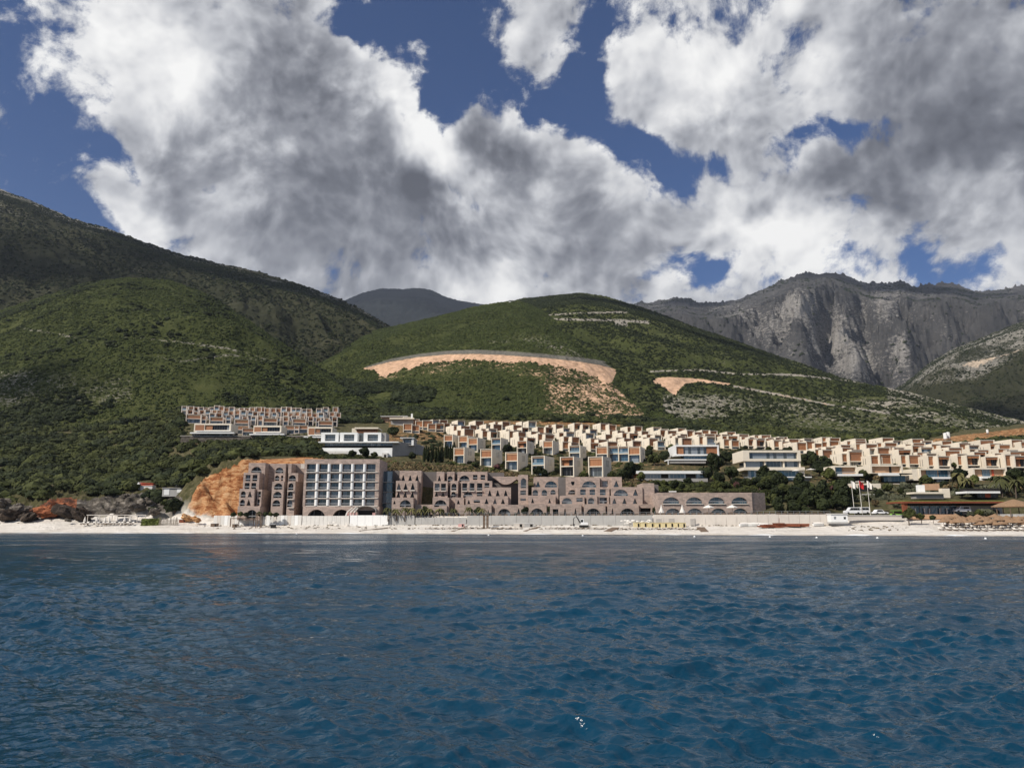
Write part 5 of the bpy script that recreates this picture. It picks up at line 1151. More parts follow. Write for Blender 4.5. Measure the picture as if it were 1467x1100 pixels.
brush(160, scrub, 440, 548, [(440,650),(548,656)], [(440,655),(548,668)], .5, 1.1, 'terrace_shrubs', 0)

# ------------------------------------------------------------------ sea wall, terrace rail and beach things
def shore_pt(px, v, z=None):
    y = shoreY(px)+v; x = ue(px, 745)[0]*y; return Vector((x, y, g1(x, y) if z is None else z))
def seawall(px0, px1, v, z1, mat, label, n=12, panels=None):
    ps = [shore_pt(p, v, 0) for p in np.linspace(px0, px1, n)]; o = empty('sea_wall', (ps[0].x, ps[0].y, 0)); tag(o, label, 'sea wall')
    for i in range(n-1):
        a, b_ = ps[i]-o.location, ps[i+1]-o.location; d = (b_-a).normalized(); nn = Vector((-d.y, d.x, 0))*.45; s = d*.03
        MB().slab([(a+s).to_tuple()[:2], (b_-s).to_tuple()[:2], (b_-s+nn).to_tuple()[:2], (a+s+nn).to_tuple()[:2]], .8, z1).build('wall_panel', panels[i % len(panels)] if panels else mat, o)
    a, b_ = ps[0]-o.location, ps[-1]-o.location
    return o
seawall(306, 432, 16.6, 5.75, white, 'white wall of small panels below the tall hotel wing', 26, [white, palecon, white, whitep])
seawall(433, 500, 16.6, 5.6, white, 'white wall behind the clutter below the square hotel wing', 12)
seawall(501, 556, 16.0, 5.75, whitep, 'plain bright white wall below the bar pavilion', 6)
seawall(557, 594, 16.6, 5.7, concrete, 'grey concrete wall block left of the broken wall', 4)
seawall(595, 668, 16.8, 5.0, concrete, 'low broken grey wall below the palms', 9)
seawall(669, 935, 16.6, 5.6, concrete, 'long grey concrete wall below the hotel', 16)
seawall(936, 1190, 16.6, 5.75, palecon, 'long pale wall below the low arched hotel wing', 18)
def railing(px0, px1, v, z, label):
    ps = [shore_pt(p, v, z) for p in np.linspace(px0, px1, int((px1-px0)/9)+2)]; o = empty('terrace_railing', ps[0]); tag(o, label, 'railing'); L0 = ps[0]
    MB().tube([p-L0+Vector((0,0,1.0)) for p in ps], .05, 4).build('top_rail', metalg, o); MB().tube([p-L0+Vector((0,0,.5)) for p in ps], .03, 4).build('lower_rail', metalg, o)
    pm = MB().box(-.05,.05,-.05,.05,-.1,1.0).mesh('post')
    for p in ps: link('post', pm, metalg, o, p-L0)
    for i in range(0, len(ps)-1):
        a = ps[i]-L0; MB().box(a.x+.3, a.x+1.5, a.y+.3, a.y+.8, -.1, .62).build('planter', wood, o)
railing(560, 935, 18.2, 5.5, 'dark terrace railing along the grey wall top'); railing(938, 1190, 18.2, 5.7, 'terrace railing along the pale wall top')
P3 = lambda px, v, dz=0: shore_pt(px, v)+Vector((0,0,dz))
# bar pavilion with an arched canopy
o = empty('bar_pavilion', P3(524, 19.5)); o.location.z = 5.4; tag(o, 'grey curved bar pavilion with pale awnings before the square hotel wing', 'pavilion')
arc = [(3.6*math.cos(a), 2.0+1.5*math.sin(a)) for a in np.linspace(0, math.pi, 13)]; arcin = [(x*.92, z-.22) for x, z in arc][::-1]
MB().prism(arc+arcin, -1.2, 2.6).build('canopy', greyw, o)
for x in (-3.4, 3.4): MB().box(x-.12, x+.12, -1.0, -.76, -.2, 2.1).build('post', greyw, o)
for i, x in enumerate((-6.6,-5.4,-4.3)): MB().prism([(x,.2),(x+.5,1.6),(x+2.2,2.9+.25*i),(x+2.4,2.8+.25*i),(x+.9,1.5),(x+.4,.2)], -1.2, -.5).build('awning', cloth, o)
MB().box(-2.8, 2.8, .9, 1.2, -.2, 1.9).build('back_wall', dark, o)
for x in (-5.8,-4.9,-4.0,-3.1,2.4,2.9): MB().box(x, x+.4, -1.4, -.9, -.1, 1.2).build('seat', pinkc, o)
# closed and open parasols of the hotel terrace
for px_, l in ((948,'left closed cream parasol on the hotel terrace'),(978,'right closed cream parasol on the hotel terrace')): 
    q = shore_pt(px_, 20.5, 5.7); o = empty('parasol', q); tag(o, l, 'parasol', 'parasols of the hotel terrace'); MB().tube([(0,0,-.3),(0,0,2.9)], .06).build('pole', wood, o); MB().lathe([(.95,.65),(.9,.8),(.5,1.6),(.22,2.4),(.05,3.1)], k=8).build('canopy', cloth, o)
for px_, l in ((1016,'open white awning parasol left on the hotel terrace'),(1050,'open white awning parasol right on the hotel terrace')):
    q = shore_pt(px_, 20.5, 5.7); o = empty('parasol', q); tag(o, l, 'parasol', 'parasols of the hotel terrace'); MB().tube([(0,0,-.3),(0,0,2.6)], .06).build('pole', wood, o); MB().lathe([(1.75,2.05),(1.75,2.2),(.9,2.6),(.08,2.95)], k=4).build('canopy', cloth, o); MB().box(-.7,.7,-.3,.3,-.2,.8).build('table', wood, o)
# lifeguard towers
def tower(px, v, w, hgt, label, gap):
    o = empty('lifeguard_tower', P3(px, v)); tag(o, label, 'tower', 'towers on the beach')
    for sx_ in (-1, 1):
        for sy in (-1, 1): MB().box(sx_*w/2-.1, sx_*w/2+.1, sy*w/2-.1, sy*w/2+.1, -.6, hgt).build('leg', wood, o)
    for z in (hgt*.35, hgt*.68): MB().box(-w/2-.12, w/2+.12, -w/2-.13, -w/2-.1, z, z+.14).build('cross_bar', wood, o)
    MB().box(-w/2-.2, w/2+.2, -w/2-.2, w/2+.2, hgt, hgt+.16).build('platform', wood, o)
    if gap: 
        for x in (-w*.42, w*.12): MB().box(x, x+w*.3, -w/2-.05, -w/2+.02, -.4, hgt-.02).build('screen', wood, o)
    else:
        for i in range(5): MB().box(-.3,.3,-w/2-.2,-w/2-.14,.3+i*.6,.36+i*.6).build('rung', wood, o)
tower(371, 11.5, 1.5, 4.4, 'slender wooden frame tower on the beach below the tall hotel wing', False); tower(696, 10.5, 1.5, 3.7, 'two posted dark wooden tower on the beach below the hotel middle', True)
o = empty('beach_gantry', P3(345, 14)); tag(o, 'low dark wooden gantry beside the frame tower', 'gantry')
MB().box(-3.6, 4.6, -.1, .15, 2.5, 2.75).build('beam', wood, o)
for x in (-3.4, -.6, 4.2): MB().box(x-.12, x+.12, -.09, .14, -.5, 2.5).build('post', wood, o)
# board walks
def boards(px0, v0, px1, v1, w, label):
    a, b_ = P3(px0, v0, .12), P3(px1, v1, .16); o = empty('boardwalk', a); tag(o, label, 'boardwalk', 'boardwalks on the beach'); d = b_-a; n = max(5, int(d.length/.6)); s = d.normalized().cross(Vector((0,0,1)))*w/2
    mb = MB()
    for i in range(n):
        p, q = d*(i/n), d*((i+.86)/n); mb.v += [tuple(p-s), tuple(p+s), tuple(q+s), tuple(q-s), tuple(p-s-Vector((0,0,.25))), tuple(p+s-Vector((0,0,.25))), tuple(q+s-Vector((0,0,.25))), tuple(q-s-Vector((0,0,.25)))]; k = len(mb.v)-8
        mb.f += [(k,k+1,k+2,k+3),(k+4,k+7,k+6,k+5),(k,k+4,k+5,k+1),(k+1,k+5,k+6,k+2),(k+2,k+6,k+7,k+3),(k+3,k+7,k+4,k)]
    mb.build('deck', wood, o)
    MB().box(-.1,.1,-.1,.1,-.5,.0).build('stake', wood, o)
for a in ((648,4.5,668,12,1.3,'thin dark boardwalk below the middle wall'),(752,4.5,772,12.5,1.3,'reddish boardwalk right of the two posted tower'),(870,4.5,882,12.5,2.4,'wide boardwalk slanting right below the hotel'),(1009,4.5,1003,13,2.2,'wide boardwalk slanting left below the low arched wing'),(515,4.5,556,11,1.1,'long thin boardwalk below the white wall')): boards(*a)
# loungers folded on the beach
lo = empty('beach_lounger', (0,0,0)); MB().box(-.95,.95,-.32,.32,.26,.34).build('bed', wood, lo); MB().prism([(.3,.34),(.95,.62),(.95,.7),(.3,.42)], -.3, .3).build('backrest', wood, lo)
for x in (-.8,.8): MB().box(x-.05, x+.05, -.3, .3, 0, .26).build('leg', wood, lo)
first = True
for i, px_ in enumerate(np.linspace(612, 985, 40)):
    if abs(px_-696) < 7 or abs(px_-765) < 12 or abs(px_-878) < 10: continue
    q = lo if first else copy_tree(lo); first = False
    q.location = P3(px_+random.uniform(-2,2), 8.6+random.uniform(-.5,.9)); q.rotation_euler = (0,0,random.uniform(-.3,.3)); tag(q, 'low dark lounger in the long row on the beach below the grey wall', 'lounger', 'loungers on the beach below the grey wall')
# containers and boxes at the wall
def crate(px, v, w, d, hgt, mat, label, cat='crate', name='beach_hut', lid=whitep):
    o = empty(name, P3(px, v)); tag(o, label, cat); MB().box(-w/2, w/2, -d/2, d/2, -.3, hgt).build('body', mat, o); MB().box(-w/2-.08, w/2+.08, -d/2-.08, d/2+.08, hgt+.003, hgt+.1).build('lid', lid, o); MB().box(w*.1, w*.38, -d/2-.03, -d/2-.003, .0, hgt*.8).build('door', dark if mat is not whitep else metalg, o); return o
crate(743, 13.5, 2.9, 1.4, 1.1, palecon, 'cream crate against the grey wall, left of the grey one'); crate(758, 13.5, 2.8, 1.4, 1.0, concrete, 'grey crate against the grey wall, right of the cream one'); crate(661, 14, 1.9, 1.2, .9, pinkc, 'small pinkish crate against the broken wall')
crate(308, 13, 2.2, 1.3, 1.0, wood, 'brown crate on the beach left of the gantry'); crate(337, 12, 1.4, 1.0, 1.1, wood, 'small brown crate on the beach under the gantry'); crate(392, 11, 1.5, 1.0, 1.1, dark, 'small dark crate right of the frame tower')
for i, px_ in enumerate((912,922,932,942,951,960,969,977)):
    crate(px_, 13.3, 1.9, 1.3, 1.25, yellow, f'{nth(i+1)} from the left of the pale yellow boxes on the beach', 'box', 'yellow_box', yellow)
def bag(px, v, s, z, label, mat=cloth):
    me = blob_mesh(int(px*7+z*31) % 997, 2, .6, .18, 0); me.materials.append(mat); o = link('sand_bag', me, None, None, P3(px, v, z)); o.scale = (s*1.2, s*.8, s); tag(o, label, 'bag', 'white bags piled by the wall')
for i in range(26): bag(random.uniform(889, 935), 14.5+random.uniform(-.4, .6), random.uniform(.35, .6), random.uniform(.2, 1.7), 'white sand bag in the pile before the pale wall end')
for i in range(12): bag(random.uniform(470, 505), 14.6, random.uniform(.3, .55), random.uniform(.2, 1.2), 'white sand bag in the heap below the square hotel wing')
# deckchair frames
for i, px_ in enumerate((944,962,993)):
    o = empty('clothes_rack', P3(px_, 15.2)); tag(o, f'{nth(i+1)} from the left of the slatted racks standing at the pale wall', 'rack', 'slatted racks at the pale wall')
    for x in np.linspace(-.7, .7, 6): MB().box(x-.05, x+.05, -.05, .05, -.2, 2.0).build('slat', metalg, o)
    MB().box(-.8,.8,-.06,.06,2.0,2.1).build('top_bar', metalg, o)
# excavator
o = empty('excavator', P3(836, 13.2), R(170)); tag(o, 'small white and black excavator in front of the grey wall', 'excavator')
for y_ in (-.75,.75): MB().prism([(-1.3,.12),(-1.1,0),(1.1,0),(1.3,.12),(1.3,.5),(1.1,.65),(-1.1,.65),(-1.3,.5)], y_-.2, y_+.2).build('track', rubber, o)
MB().prism([(-1.4,.75),(.9,.75),(.9,1.3),(.3,1.5),(-1.1,1.55),(-1.4,1.3)], -.8, .8).build('body', carwhite, o)
MB().prism([(-.1,1.3),(.95,1.3),(.8,2.5),(.0,2.5)], -.75, .1).build('cab', carwhite, o); MB().prism([(.1,1.55),(.86,1.55),(.76,2.3),(.12,2.3)], -.77, .12).build('cab_window', glassd, o)
MB().tube([(.9,.4,1.2),(2.2,.4,3.4),(3.0,.4,2.6)], [.2,.17,.13]).build('boom', rubber, o); MB().tube([(3.0,.4,2.6),(3.0,.4,1.0)], .12).build('arm', rubber, o); MB().prism([(2.6,1.0),(3.2,1.0),(3.2,.5),(2.8,.3)], .1, .7).build('bucket', rubber, o)
# white covered boats and rusty beams
def boat(px, v, l, rz, label, mat=whitep):
    o = empty('covered_boat', P3(px, v, .1), rz); tag(o, label, 'boat', 'boats under white covers')
    n = len(MB().v); mb = MB(); 
    for x, w in ((-l/2,.55),(-l/4,.75),(0,.8),(l/4,.7),(l*.42,.35),(l/2,.06)): mb.v += [(x,-w,.65),(x,-w*.5,0),(x,w*.5,0),(x,w,.65)]
    for i in range(5):
        for j in range(3): a = i*4+j; mb.f.append((a, a+4, a+5, a+1))
    mb.f.append((0,1,2,3)); mb.build('hull', mat, o)
    c = MB()
    for x, w in ((-l/2,.5),(-l/4,.7),(0,.75),(l/4,.65),(l*.42,.3),(l/2,.05)): c.v += [(x,-w,.67),(x,0,1.1-.3*abs(x)/l),(x,w,.67)]
    for i in range(5):
        for j in range(2): a = i*3+j; c.f.append((a, a+1, a+4, a+3))
    c.build('cover', cloth, o)
for px_, v_, l, rz, lb in ((1067,14.4,3.4,.2,'left white covered boat drawn up at the pale wall'),(1081,14.8,3.8,-.1,'middle white covered boat drawn up at the pale wall'),(1094,14.0,3.2,.15,'right white covered boat drawn up at the pale wall'),(1172,14.6,3.2,.1,'white covered boat behind the rusty beams')): boat(px_, v_, l, rz, lb)
for i in range(22):
    a = P3(random.uniform(1093, 1152), 12.6+random.uniform(-1, 1)); o = empty('rusty_beam', a, random.uniform(-.5,.5)); tag(o, 'rusty steel beam in the heap on the beach left of the white cabin', 'beam', 'heap of rusty beams'); l = random.uniform(1.4, 3.2)
    z = random.uniform(0, .7); MB().box(-l, l, -.2, -.16, z, z+.4).box(-l, l, .16, .2, z, z+.4).box(-l, l, -.16, .16, z+.17, z+.23).build('girder', rust, o)
o = empty('rusty_skip', P3(1115, 13.4)); tag(o, 'tall rusty skip standing in the heap of beams', 'skip'); MB().prism([(-1.2,.1),(1.2,.1),(1.6,1.2),(-1.6,1.2)], -.6, .6).build('tub', rust, o); MB().tube([(.2,0,1),(.3,0,2.6)], .06).build('pole', rust, o)
# white cabin on the beach
o = empty('beach_cabin', P3(1202, 14.2)); tag(o, 'white beach cabin with two small square windows', 'cabin')
block(o, 1190.5, 1214.5, 736.3, 749, o.location.y, 2.6, [('r',1196.5,740,743.6,3.4),('r',1210.5,740,743.6,3.4)], whitep, glassd, .15, name='wall')
part(o, 'roof', white, 1189.5, 1215.3, 735.4, 736.3, o.location.y-.3, 3.2); part(o, 'base', concrete, 1190, 1215, 747.6, 750, o.location.y-.1, 2.6)
# flags
for px_, base, fm_, l in ((1224.5,733,cloth,'left white flag on a tall pole above the parked van'),(1235.5,733,redcl,'red flag on a tall pole between the two white flags'),(1247,733,cloth,'right white flag on a tall pole above the parked car')):
    q = at(px_, base+2, 226); o = empty('flagpole', q); tag(o, l, 'flag', 'flags above the car park'); hz = 9.6
    MB().tube([(0,0,-1),(-.35 if px_ < 1240 else -.3,0,hz)], [.09,.05]).build('pole', cloth, o)
    f = MB(); N_ = 7
    for i in range(N_+1):
        x = -.3+1.35*i/N_; wv = .16*math.sin(i*1.1+px_); f.v += [(x, wv, hz-.1-.16*i*i/N_), (x*.9, wv*1.3, hz-2.0-.10*i)]
    f.f = [(2*i, 2*i+1, 2*i+3, 2*i+2) for i in range(N_)]
    fo = f.build('flag', fm_, o); sm = fo.modifiers.new('thick', 'SOLIDIFY'); sm.thickness = .02
    if fm_ is redcl:  # dark two headed bird shape in the middle of the red flag
        MB().prism([(.15,hz-1.5),(.3,hz-1.0),(.08,hz-.75),(.28,hz-.7),(.36,hz-.55),(.44,hz-.7),(.64,hz-.75),(.44,hz-1.0),(.55,hz-1.5),(.36,hz-1.3)], -.24, -.2).build('emblem', rubber, fo)
# parked vehicles
def vehicle(name, px, py, Y, rz, L_, hgt, mat, label, cat, van=False):
    o = empty(name, at(px, py, Y), rz); tag(o, label, cat)
    W_ = .88; h0 = .32; hb = hgt*.55
    prof = [(-L_/2,h0),(-L_/2,hb*.95),(-L_/2*.93,hb),(-L_*.47,hgt*.97),(-L_*.44,hgt),(L_*.16,hgt),(L_*.30,hb*1.05),(L_*.46,hb*.92),(L_/2,hb*.75),(L_/2,h0)] if van else [(-L_/2,h0),(-L_/2,hb*.9),(-L_*.42,hb),(-L_*.30,hgt*.96),(-L_*.24,hgt),(L_*.06,hgt),(L_*.22,hb*1.02),(L_*.44,hb*.88),(L_/2,hb*.7),(L_/2,h0)]
    MB().prism(prof, -W_, W_).build('body', mat, o)
    wp = [(-L_*.42,hb*1.05),(-L_*.41,hgt*.92),(L_*.12,hgt*.92),(L_*.24,hb*1.05)] if van else [(-L_*.35,hb*1.04),(-L_*.27,hgt*.92),(L_*.03,hgt*.92),(L_*.15,hb*1.04)]
    for y_ in (-W_-.012, W_-.001): MB().prism(wp, y_, y_+.013).build('side_window', glassd, o)
    for x in (-L_*.31, L_*.31):
        for y_ in (-W_-.02, W_-.2): 
            mb = MB(); c = [(x+.32*math.cos(a), .32+.32*math.sin(a)) for a in np.linspace(0, 2*math.pi, 13)[:-1]]; mb.prism(c, y_, y_+.22); w_ = mb.build('wheel', rubber, o)
            mb = MB(); c = [(x+.17*math.cos(a), .32+.17*math.sin(a)) for a in np.linspace(0, 2*math.pi, 9)[:-1]]; mb.prism(c, y_-.008, y_+.2); mb.build('rim', metalg, w_)
    for y_ in (-.7,.55): MB().box(L_/2, L_/2+.02, y_, y_+.2, hb*.55, hb*.7).build('headlight', whitep, o)
    return o
vehicle('parked_van', 1221, 736.5, 224, R(178), 4.6, 2.0, carwhite, 'white van parked beside the left flagpole', 'van', True); vehicle('parked_van', 1235, 736.2, 227, R(182), 4.2, 2.0, carwhite, 'white van half hidden behind the flagpoles', 'van', True)
vehicle('parked_car', 1261, 737, 223, R(4), 4.2, 1.45, carwhite, 'white car parked right of the right flagpole', 'car'); vehicle('parked_car', 1378, 734, 222, R(178), 4.4, 1.75, carwhite, 'white car parked before the bar windows', 'car', True)
o = empty('tractor', P3(1285, 25)); tag(o, 'bright green tractor with a roof parked left of the beach bar', 'tractor')
MB().prism([(-1.7,.6),(1.7,.6),(1.7,1.0),(.4,1.1),(-1.6,1.2)], -.6, .6).build('body', cargreen, o); MB().box(-1.4,1.7,-.8,.8,1.95,2.1).build('roof', cargreen, o)
for x in (-1.2,1.4): MB().box(x-.05,x+.05,-.7,-.6,1.0,1.95).build('post', cargreen, o)
for x, r_ in ((-1.1,.6),(1.1,.45)): 
    for y_ in (-.85,.6): MB().prism([(x+r_*math.cos(a), r_+r_*math.sin(a)) for a in np.linspace(0, 2*math.pi, 13)[:-1]], y_, y_+.25).build('wheel', rubber, o)
# low wall of the car park
o = empty('parking_wall', P3(1240, 21)); tag(o, 'low pale wall along the beach car park', 'wall'); 
part(o, 'wall', palecon, 1214, 1292, 738.6, 745, 220.5, .6); part(o, 'coping', white, 1213, 1293, 737.8, 738.6, 220.3, .9)
# beach bar with a rust edged flat roof
b0 = site('beach_bar', 1375, 742, 222, 'long low beach bar with a rust edged roof and glazed front', 'bar')
part(b0, 'roof', rust, 1294, 1440, 718, 720.6, 219.5, 10); part(b0, 'roof_soil', hedge, 1296, 1439, 716.6, 718, 220, 9); part(b0, 'glazing', glassb, 1305, 1378, 724.6, 736.4, 223.5, .4); part(b0, 'lintel', dark, 1300, 1436, 720.6, 724.4, 222.6, 1)
part(b0, 'end_pillar', rust, 1295, 1300.5, 720.6, 737, 220, 1.2); part(b0, 'rear_wall', greyw, 1378.5, 1436, 724.6, 737, 224.4, 1); part(b0, 'base_wall', tan, 1305, 1372, 736.6, 743.5, 221.5, 1.0)
for i, p_ in enumerate((1318,1333,1348,1362)): part(b0, 'mullion', metalg, p_, p_+.7, 724.6, 736.4, 223.2, .25)
for i, p_ in enumerate((1311,1324,1331,1346,1356,1366)): part(b0, 'folded_curtain', cloth, p_, p_+1.5, 728, 736.2, 223.0, .2)
for i in range(11): tree('grey' if i % 2 else 'mid', random.uniform(1388,1432), 741, random.uniform(11,16), 'grey green shrub before the rear wall of the beach bar', 'shrubs before the beach bar', 217.5)
for px_, w in ((1302,20),(1320,13),(1337,9)): tree('mid' if px_ < 1330 else 'dark', px_, 746, w, {1302:'large shrub at the left corner of the beach bar',1320:'medium shrub under the beach bar glazing',1337:'small dark shrub under the beach bar glazing'}[px_], 'shrubs under the beach bar', 215)
v = site('roofed_terrace', 1410, 716, 238, 'white roofed terrace house above the beach bar', 'house'); part(v, 'roof', whitep, 1385, 1433, 703.5, 706.4, 237, 6); part(v, 'dark_roof', dark, 1384, 1432, 699.5, 703.3, 240, 5)
for a, b_, m_ in ((1400,1411,glassd),(1411.4,1419,redtile),(1419.4,1430,glassd)): part(v, 'wall', m_, a, b_, 706.4, 712.5, 238.6, 2)
v = site('roofed_terrace', 1330, 716, 240, 'cream terrace wall house above the left of the beach bar', 'house'); part(v, 'roof', cream, 1310, 1356, 704.6, 707.2, 239, 5); part(v, 'wall', greyw, 1312, 1352, 707.2, 714, 240, 3)
part(v, 'ochre_wall', tan, 1326, 1346, 693, 702, 248, 2); part(v, 'stair', cream, 1350, 1361, 699.5, 713, 244, 2); part(v, 'small_cabin', whitep, 1317, 1325, 694.5, 705, 243, 2)
v = site('gate_house', 1225, 706, 262, 'small cream gate house with a red door behind the flags', 'house'); part(v, 'wall', cream, 1214, 1262, 692.5, 704, 262, 4); part(v, 'door', redtile, 1219, 1225, 697, 703.6, 261.8, .19); part(v, 'shade_recess', dark, 1230, 1250, 694.5, 703, 261.7, .28); part(v, 'ledge', white, 1236, 1259, 707.6, 708.6, 256, 3)  # dark slab on the wall face paints in a patch of shade
# thatched bar at the right end
v = site('thatched_bar', 1455, 742, 214, 'round thatched bar on posts at the right edge', 'bar')
MB().lathe([(5.6,3.0),(5.6,3.25),(3.6,4.1),(.3,5.2)], k=12).build('thatch', thatch, v)
for a in np.linspace(0, 2*math.pi, 9)[:-1]: MB().box(5.0*math.cos(a)-.09, 5.0*math.cos(a)+.09, 5.0*math.sin(a)-.09, 5.0*math.sin(a)+.09, -1, 3.05).build('post', wood, v)
MB().slab([(4.2*math.cos(a), 4.2*math.sin(a)) for a in np.linspace(0, 2*math.pi, 13)[:-1]], -1, 1.1).build('counter', concrete, v)
# thatched beach parasols with sunbeds
tp = empty('thatched_parasol', (0,0,0)); MB().tube([(0,0,-.4),(0,0,2.3)], .08).build('pole', wood, tp); MB().lathe([(1.7,1.75),(1.7,1.9),(1.0,2.25),(.06,2.75)], k=10).build('thatch', thatch, tp)
sb = empty('sunbed', (0,0,0)); MB().box(-.95,.35,-.34,.34,.3,.42).build('mattress', cloth, sb); MB().prism([(.35,.3),(1.0,.75),(.95,.87),(.33,.42)], -.34, .34).build('backrest', cloth, sb); MB().box(-.9,.6,-.3,.3,.2,.29).build('frame', wood, sb)
for x in (-.8,.5): MB().box(x-.05,x+.05,-.28,.28,-.05,.2).build('leg', wood, sb)
f1 = f2 = True; rq = random.Random(9)
for r_ in range(3):
    for i in range(13):
        px_ = 1352+i*10.5+rq.uniform(-2,2)+r_*4; v_ = 9.5+r_*4.2+rq.uniform(-.6,.6)
        if px_ > 1480: continue
        q = tp if f1 else copy_tree(tp); f1 = False; q.location = P3(px_, v_); q.scale = (rq.uniform(.8,1.2),)*2+(rq.uniform(.8,1.15),); q.rotation_euler = (rq.uniform(-.06,.06), rq.uniform(-.06,.06), 0); tag(q, 'brown thatched parasol in the crowded rows left of the thatched bar', 'parasol', 'thatched parasols on the right beach')
        for dx in (-1.0, 1.0):
            s_ = sb if f2 else copy_tree(sb); f2 = False; s_.location = P3(px_, v_-.9)+Vector((dx*.9,0,0)); s_.rotation_euler = (0,0,R(90)+rq.uniform(-.2,.2)); tag(s_, 'white sunbed under the thatched parasols', 'sunbed', 'sunbeds on the right beach')
# left beach: pergola, closed parasols, sunbeds, hedge, bamboo screen
v = site('pergola', 168, 745, 263, 'long thin roofed pergola in front of the rocks on the left beach', 'pergola')
part(v, 'roof', palecon, 124, 209, 737, 738.1, 262, 3.2)
for p_ in (125,142,160,178,196,207.5): part(v, 'post', palecon, p_, p_+.7, 738.1, 748, 262.1, .18)
for i, px_ in enumerate((121,138,150,156,167,178,186)):
    parasol('parasol', px_, 750.3, 259.2, 1, 2.4, cloth, 'closed white parasol before the pergola on the left beach', 'closed parasols on the left beach', True)
    for dx in (-3, 3):
        s_ = copy_tree(sb); s_.location = at(px_+dx, 750.6, 258.6); s_.rotation_euler = (0,0,R(100)+random.uniform(-.4,.4)); tag(s_, 'white sunbed before the pergola on the left beach', 'sunbed', 'sunbeds on the left beach')
mb = MB(); r_ = np.random.default_rng(3); mb.box(-2.9,2.9,-.7,.7,-.3,1.6)
for i in range(700):
    c = np.array([r_.uniform(-3,3), r_.choice([-.75,.75])+r_.normal(0,.06), r_.uniform(0,1.75)]); 
    if i % 3 == 0: c[1] = r_.uniform(-.7,.7); c[2] = 1.65+r_.normal(0,.08)
    a = r_.normal(0,.16,3); b_ = r_.normal(0,.16,3); mb.quad(c-a-b_, c+a-b_, c+a+b_, c-a+b_)
o = mb.build('clipped_hedge', hedge, None, at(216, 751.5, 258)); tag(o, 'yellow green clipped hedge on the left beach', 'hedge')
o = empty('bamboo_fence', at(241, 751, 257)); tag(o, 'ragged fence of pale canes right of the clipped hedge', 'fence')
for i in range(34): x = -3.1+i*.19; MB().tube([(x,0,-.3),(x+random.uniform(-.25,.25),random.uniform(-.2,.2),random.uniform(1.6,2.6))], .06, 4).build('cane', bamboo, o)
MB().box(-3.1,3.3,-.03,.03,1.2,1.28).build('cross_bar', wood, o)
crate(263, 19.5, 2.6, 1.2, .8, rust, 'rust coloured low shed at the foot of the orange cliff')
# cabins on the rocks
o = site('chapel', 207, 698, on_ground(207,699).y-.5, 'tiny white chapel with a red tiled roof above the rocks', 'chapel')
k = o.location.y/F0; MB().prism([(-11.5*k,-3),(-7*k,-3),(-7*k,4.2*k),(-9.2*k,7.5*k),(-11.5*k,4.2*k)], 0, 3).build('gable_wall', whitep, o); MB().box(-7*k,11*k,.1,2.9,-3,3.5*k).build('wall', white, o)
MB().prism([(-7*k,5.8*k),(11.5*k,5.2*k),(11.5*k,6.0*k),(-7*k,6.8*k)], .2, 1.6).build('roof_ridge', redtile, o)
n_ = MB(); n_.quad((-7*k,-.15,3.2*k),(11.6*k,-.15,2.8*k),(11.6*k,1.5,5.6*k),(-7*k,1.5,6.2*k)); n_.quad((-7*k,3.2,3.2*k),(-7*k,1.5,6.2*k),(11.6*k,1.5,5.6*k),(11.6*k,3.2,2.8*k)); n_.build('roof', redtile, o)
CY = on_ground(253,710).y-.5
o = site('white_cabin', 253, 709, CY+1, 'white and grey cabin on the rocks beside the orange cliff', 'cabin')
part(o, 'white_door', whitep, 235, 242.5, 699, 709, CY-.1, .1); part(o, 'wall', concrete, 232.5, 269, 699.3, 711, CY, 3); part(o, 'window', whitep, 253.5, 260, 700.5, 705.5, CY-.1, .1); part(o, 'roof', greyw, 232, 269.5, 698.3, 699.3, CY-.4, 4)
for p_ in (252,259.5): part(o, 'aerial', metalg, p_, p_+.3, 694.5, 698.3, CY+1, .1)
# boulders on the left shore
def boulder(px, py, Y, s, mat, label, sx_=1.3):
    r = np.random.default_rng(int(px*13+py)); bm = bmesh.new(); bmesh.ops.create_icosphere(bm, subdivisions=3, radius=1)
    P_ = np.array([v.co[:] for v in bm.verts]); n = sum(vnoise(P_[:,0]*f+px, P_[:,2]*f+P_[:,1]*f*1.3, int(px))/f for f in (1.2,2.6,5.5))
    for v, q in zip(bm.verts, n): v.co *= 1+.6*q; v.co.x = round(v.co.x*2.6+v.co.z*.8)/2.6*.62+v.co.x*.38; v.co.z = round(v.co.z*3)/3*.6+v.co.z*.4
    me = bpy.data.meshes.new('boulder'); bm.to_mesh(me); bm.free(); me.materials.append(mat); o = link('boulder', me, None, None, at(px, py, Y)); o.scale = (s*sx_, s, s*.62); o.rotation_euler = (0, .35*math.sin(px), px); tag(o, label, 'boulder'); return o
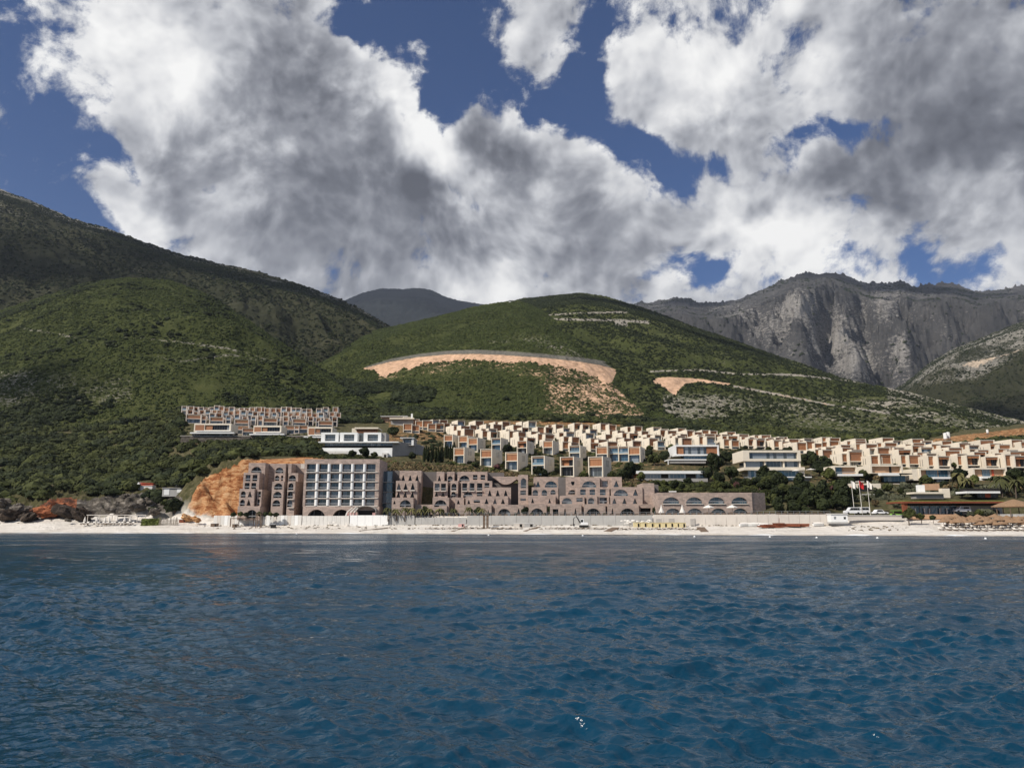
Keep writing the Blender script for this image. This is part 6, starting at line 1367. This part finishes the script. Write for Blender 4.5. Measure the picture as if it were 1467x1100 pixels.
for a in ((158,731,266,1.6,stone,'pale oval boulder among dark rocks'),(98,745,262,.8,stone,'small pale stone at the foot of the red rock'),(181,712,288,1.5,stone,'pale grey boulder in the scrub above the pergola'),(66,733,270,3.0,redrock,'large red brown boulder right of the shore hollow'),(84,728,274,3.4,redrock,'tall orange red rock on the left beach'),(98,734,270,3.6,darkrock,'dark rock right of the orange red one'),(118,738,266,3.2,darkrock,'wide dark rock behind the pergola end'),(40,741,268,2.6,darkrock,'low dark rock left of the red boulders'),(12,738,270,3.2,darkrock,'dark rock near the left edge'),(28,730,274,2.8,stone,'grey ledge above the low dark rock'),(5,722,282,3.0,stone,'grey rock at the left edge'),
          (196,727,272,2.4,stone,'pale rock slab behind the pergola middle'),(212,722,276,2.6,stone,'pale rock slab left of the dark tree'),(222,733,268,2.0,stone,'pale rocks behind the clipped hedge'),(176,735,266,2.0,stone,'pale rock left behind the pergola'),(268,742,262,1.7,ocher,'orange fallen block at the cliff foot'),(281,744,258,1.3,ocher,'small orange fallen block at the cliff foot')): boulder(*a)
# buoys
for px_, py_ in ((425,765),(700,767),(835,767.5),(995,769),(1103,769.5),(1170,770.5),(1257,771),(1412,772)):
    u_, e_ = ue(px_, py_); Y_ = -CAMZ/e_; o = empty('buoy', (u_*Y_, Y_, 0)); tag(o, 'small white buoy floating off the beach', 'buoy', 'white buoys off the beach'); MB().lathe([(.05,-.3),(.22,-.15),(.28,.05),(.2,.25),(.05,.33)], k=8).build('float', whitep, o, smooth=True); MB().tube([(0,0,.3),(0,0,.5)], .04).build('ring', metalg, o)
# works on the hill at the right
def silo(px, py, hgt, label):
    p = on_ground(px, py, 380); o = empty('silo', p); tag(o, label, 'silo', 'white silos on the earthworks'); s = hgt/F0*p.y
    MB().lathe([(s*.2,s*.25),(s*.22,s*.3),(s*.22,s*.95),(s*.08,s)], k=10).build('tank', whitep, o)
    for a in (0, 2.1, 4.2): MB().box(math.cos(a)*s*.18-.1, math.cos(a)*s*.18+.1, math.sin(a)*s*.18-.1, math.sin(a)*s*.18+.1, -1, s*.3).build('leg', metalg, o)
silo(1355, 632, 12, 'left white silo on the orange earthworks'); silo(1359, 631, 12, 'middle white silo on the orange earthworks'); silo(1415, 622, 7, 'right white silo on the orange earthworks')
v = site('site_office', 1305, 640, 420, 'pale site office at the left end of the orange earthworks', 'cabin'); part(v, 'wall', white, 1293, 1315, 631.5, 637, 440, 6, -6); part(v, 'roof', palecon, 1292, 1316, 630.8, 631.5, 439.5, 7)
v = site('terrace_house', 575, 606, 440, 'long unfinished house with a white roof on the bare earth left of the village', 'house'); part(v, 'roof', cream, 558, 593, 598.5, 600.2, 438, 8); part(v, 'wall', greyw, 560, 592, 600.2, 606, 440, 6, -4); part(v, 'upper_slab', concrete, 545, 584, 595.5, 597, 448, 8); part(v, 'chimney', whitep, 588.8, 591.2, 592.5, 598.6, 440, 1); part(v, 'upper_wall', tan, 546, 582, 597, 606, 450, 5, -4)
o = site('hilltop_house', 737, 434, 1118, 'tiny pale house on the top of the middle hill', 'house'); part(o, 'wall', white, 729, 737, 430.6, 434.5, 1118, 6, -4); part(o, 'roof', white, 728.5, 737.5, 430, 430.6, 1117, 8); part(o, 'annexe', cream, 737.2, 742, 431.6, 434.5, 1119, 5, -4)

# weed and drift left along the beach
wp_ = [P3(rng.uniform(1215, 1300), rng.uniform(6, 15)) for i in range(45)]+[P3(rng.uniform(560, 1000), 9.6+rng.normal(0, .5)) for i in range(160)]+[P3(rng.uniform(300, 560), rng.uniform(8, 14)) for i in range(70)]+[P3(rng.uniform(0, 300), rng.uniform(12, 19)) for i in range(40)]+[P3(rng.uniform(310, 1190), 16+rng.normal(0, .3)) for i in range(170)]
scatter('beach_weed', wp_, rng.uniform(.12, .42, len(wp_)), variants(leafdry, 3, sub=1, cards=30, cs=.4), squash=.6)
# ------------------------------------------------------------------ the air over the bay
hzm = bpy.data.materials.new('haze'); hzm.use_nodes = True; _n = hzm.node_tree; _n.nodes.clear()
_o = _n.nodes.new('ShaderNodeOutputMaterial'); _v = _n.nodes.new('ShaderNodeVolumePrincipled'); _n.links.new(_v.outputs[0], _o.inputs['Volume'])
_v.inputs['Color'].default_value = (.72,.82,1,1); _v.inputs['Density'].default_value = HAZE; _v.inputs['Anisotropy'].default_value = .2
hz = MB().box(-9500, 9500, -1200, 9800, -40, 1900).build('haze', hzm); tag(hz, kind='stuff')
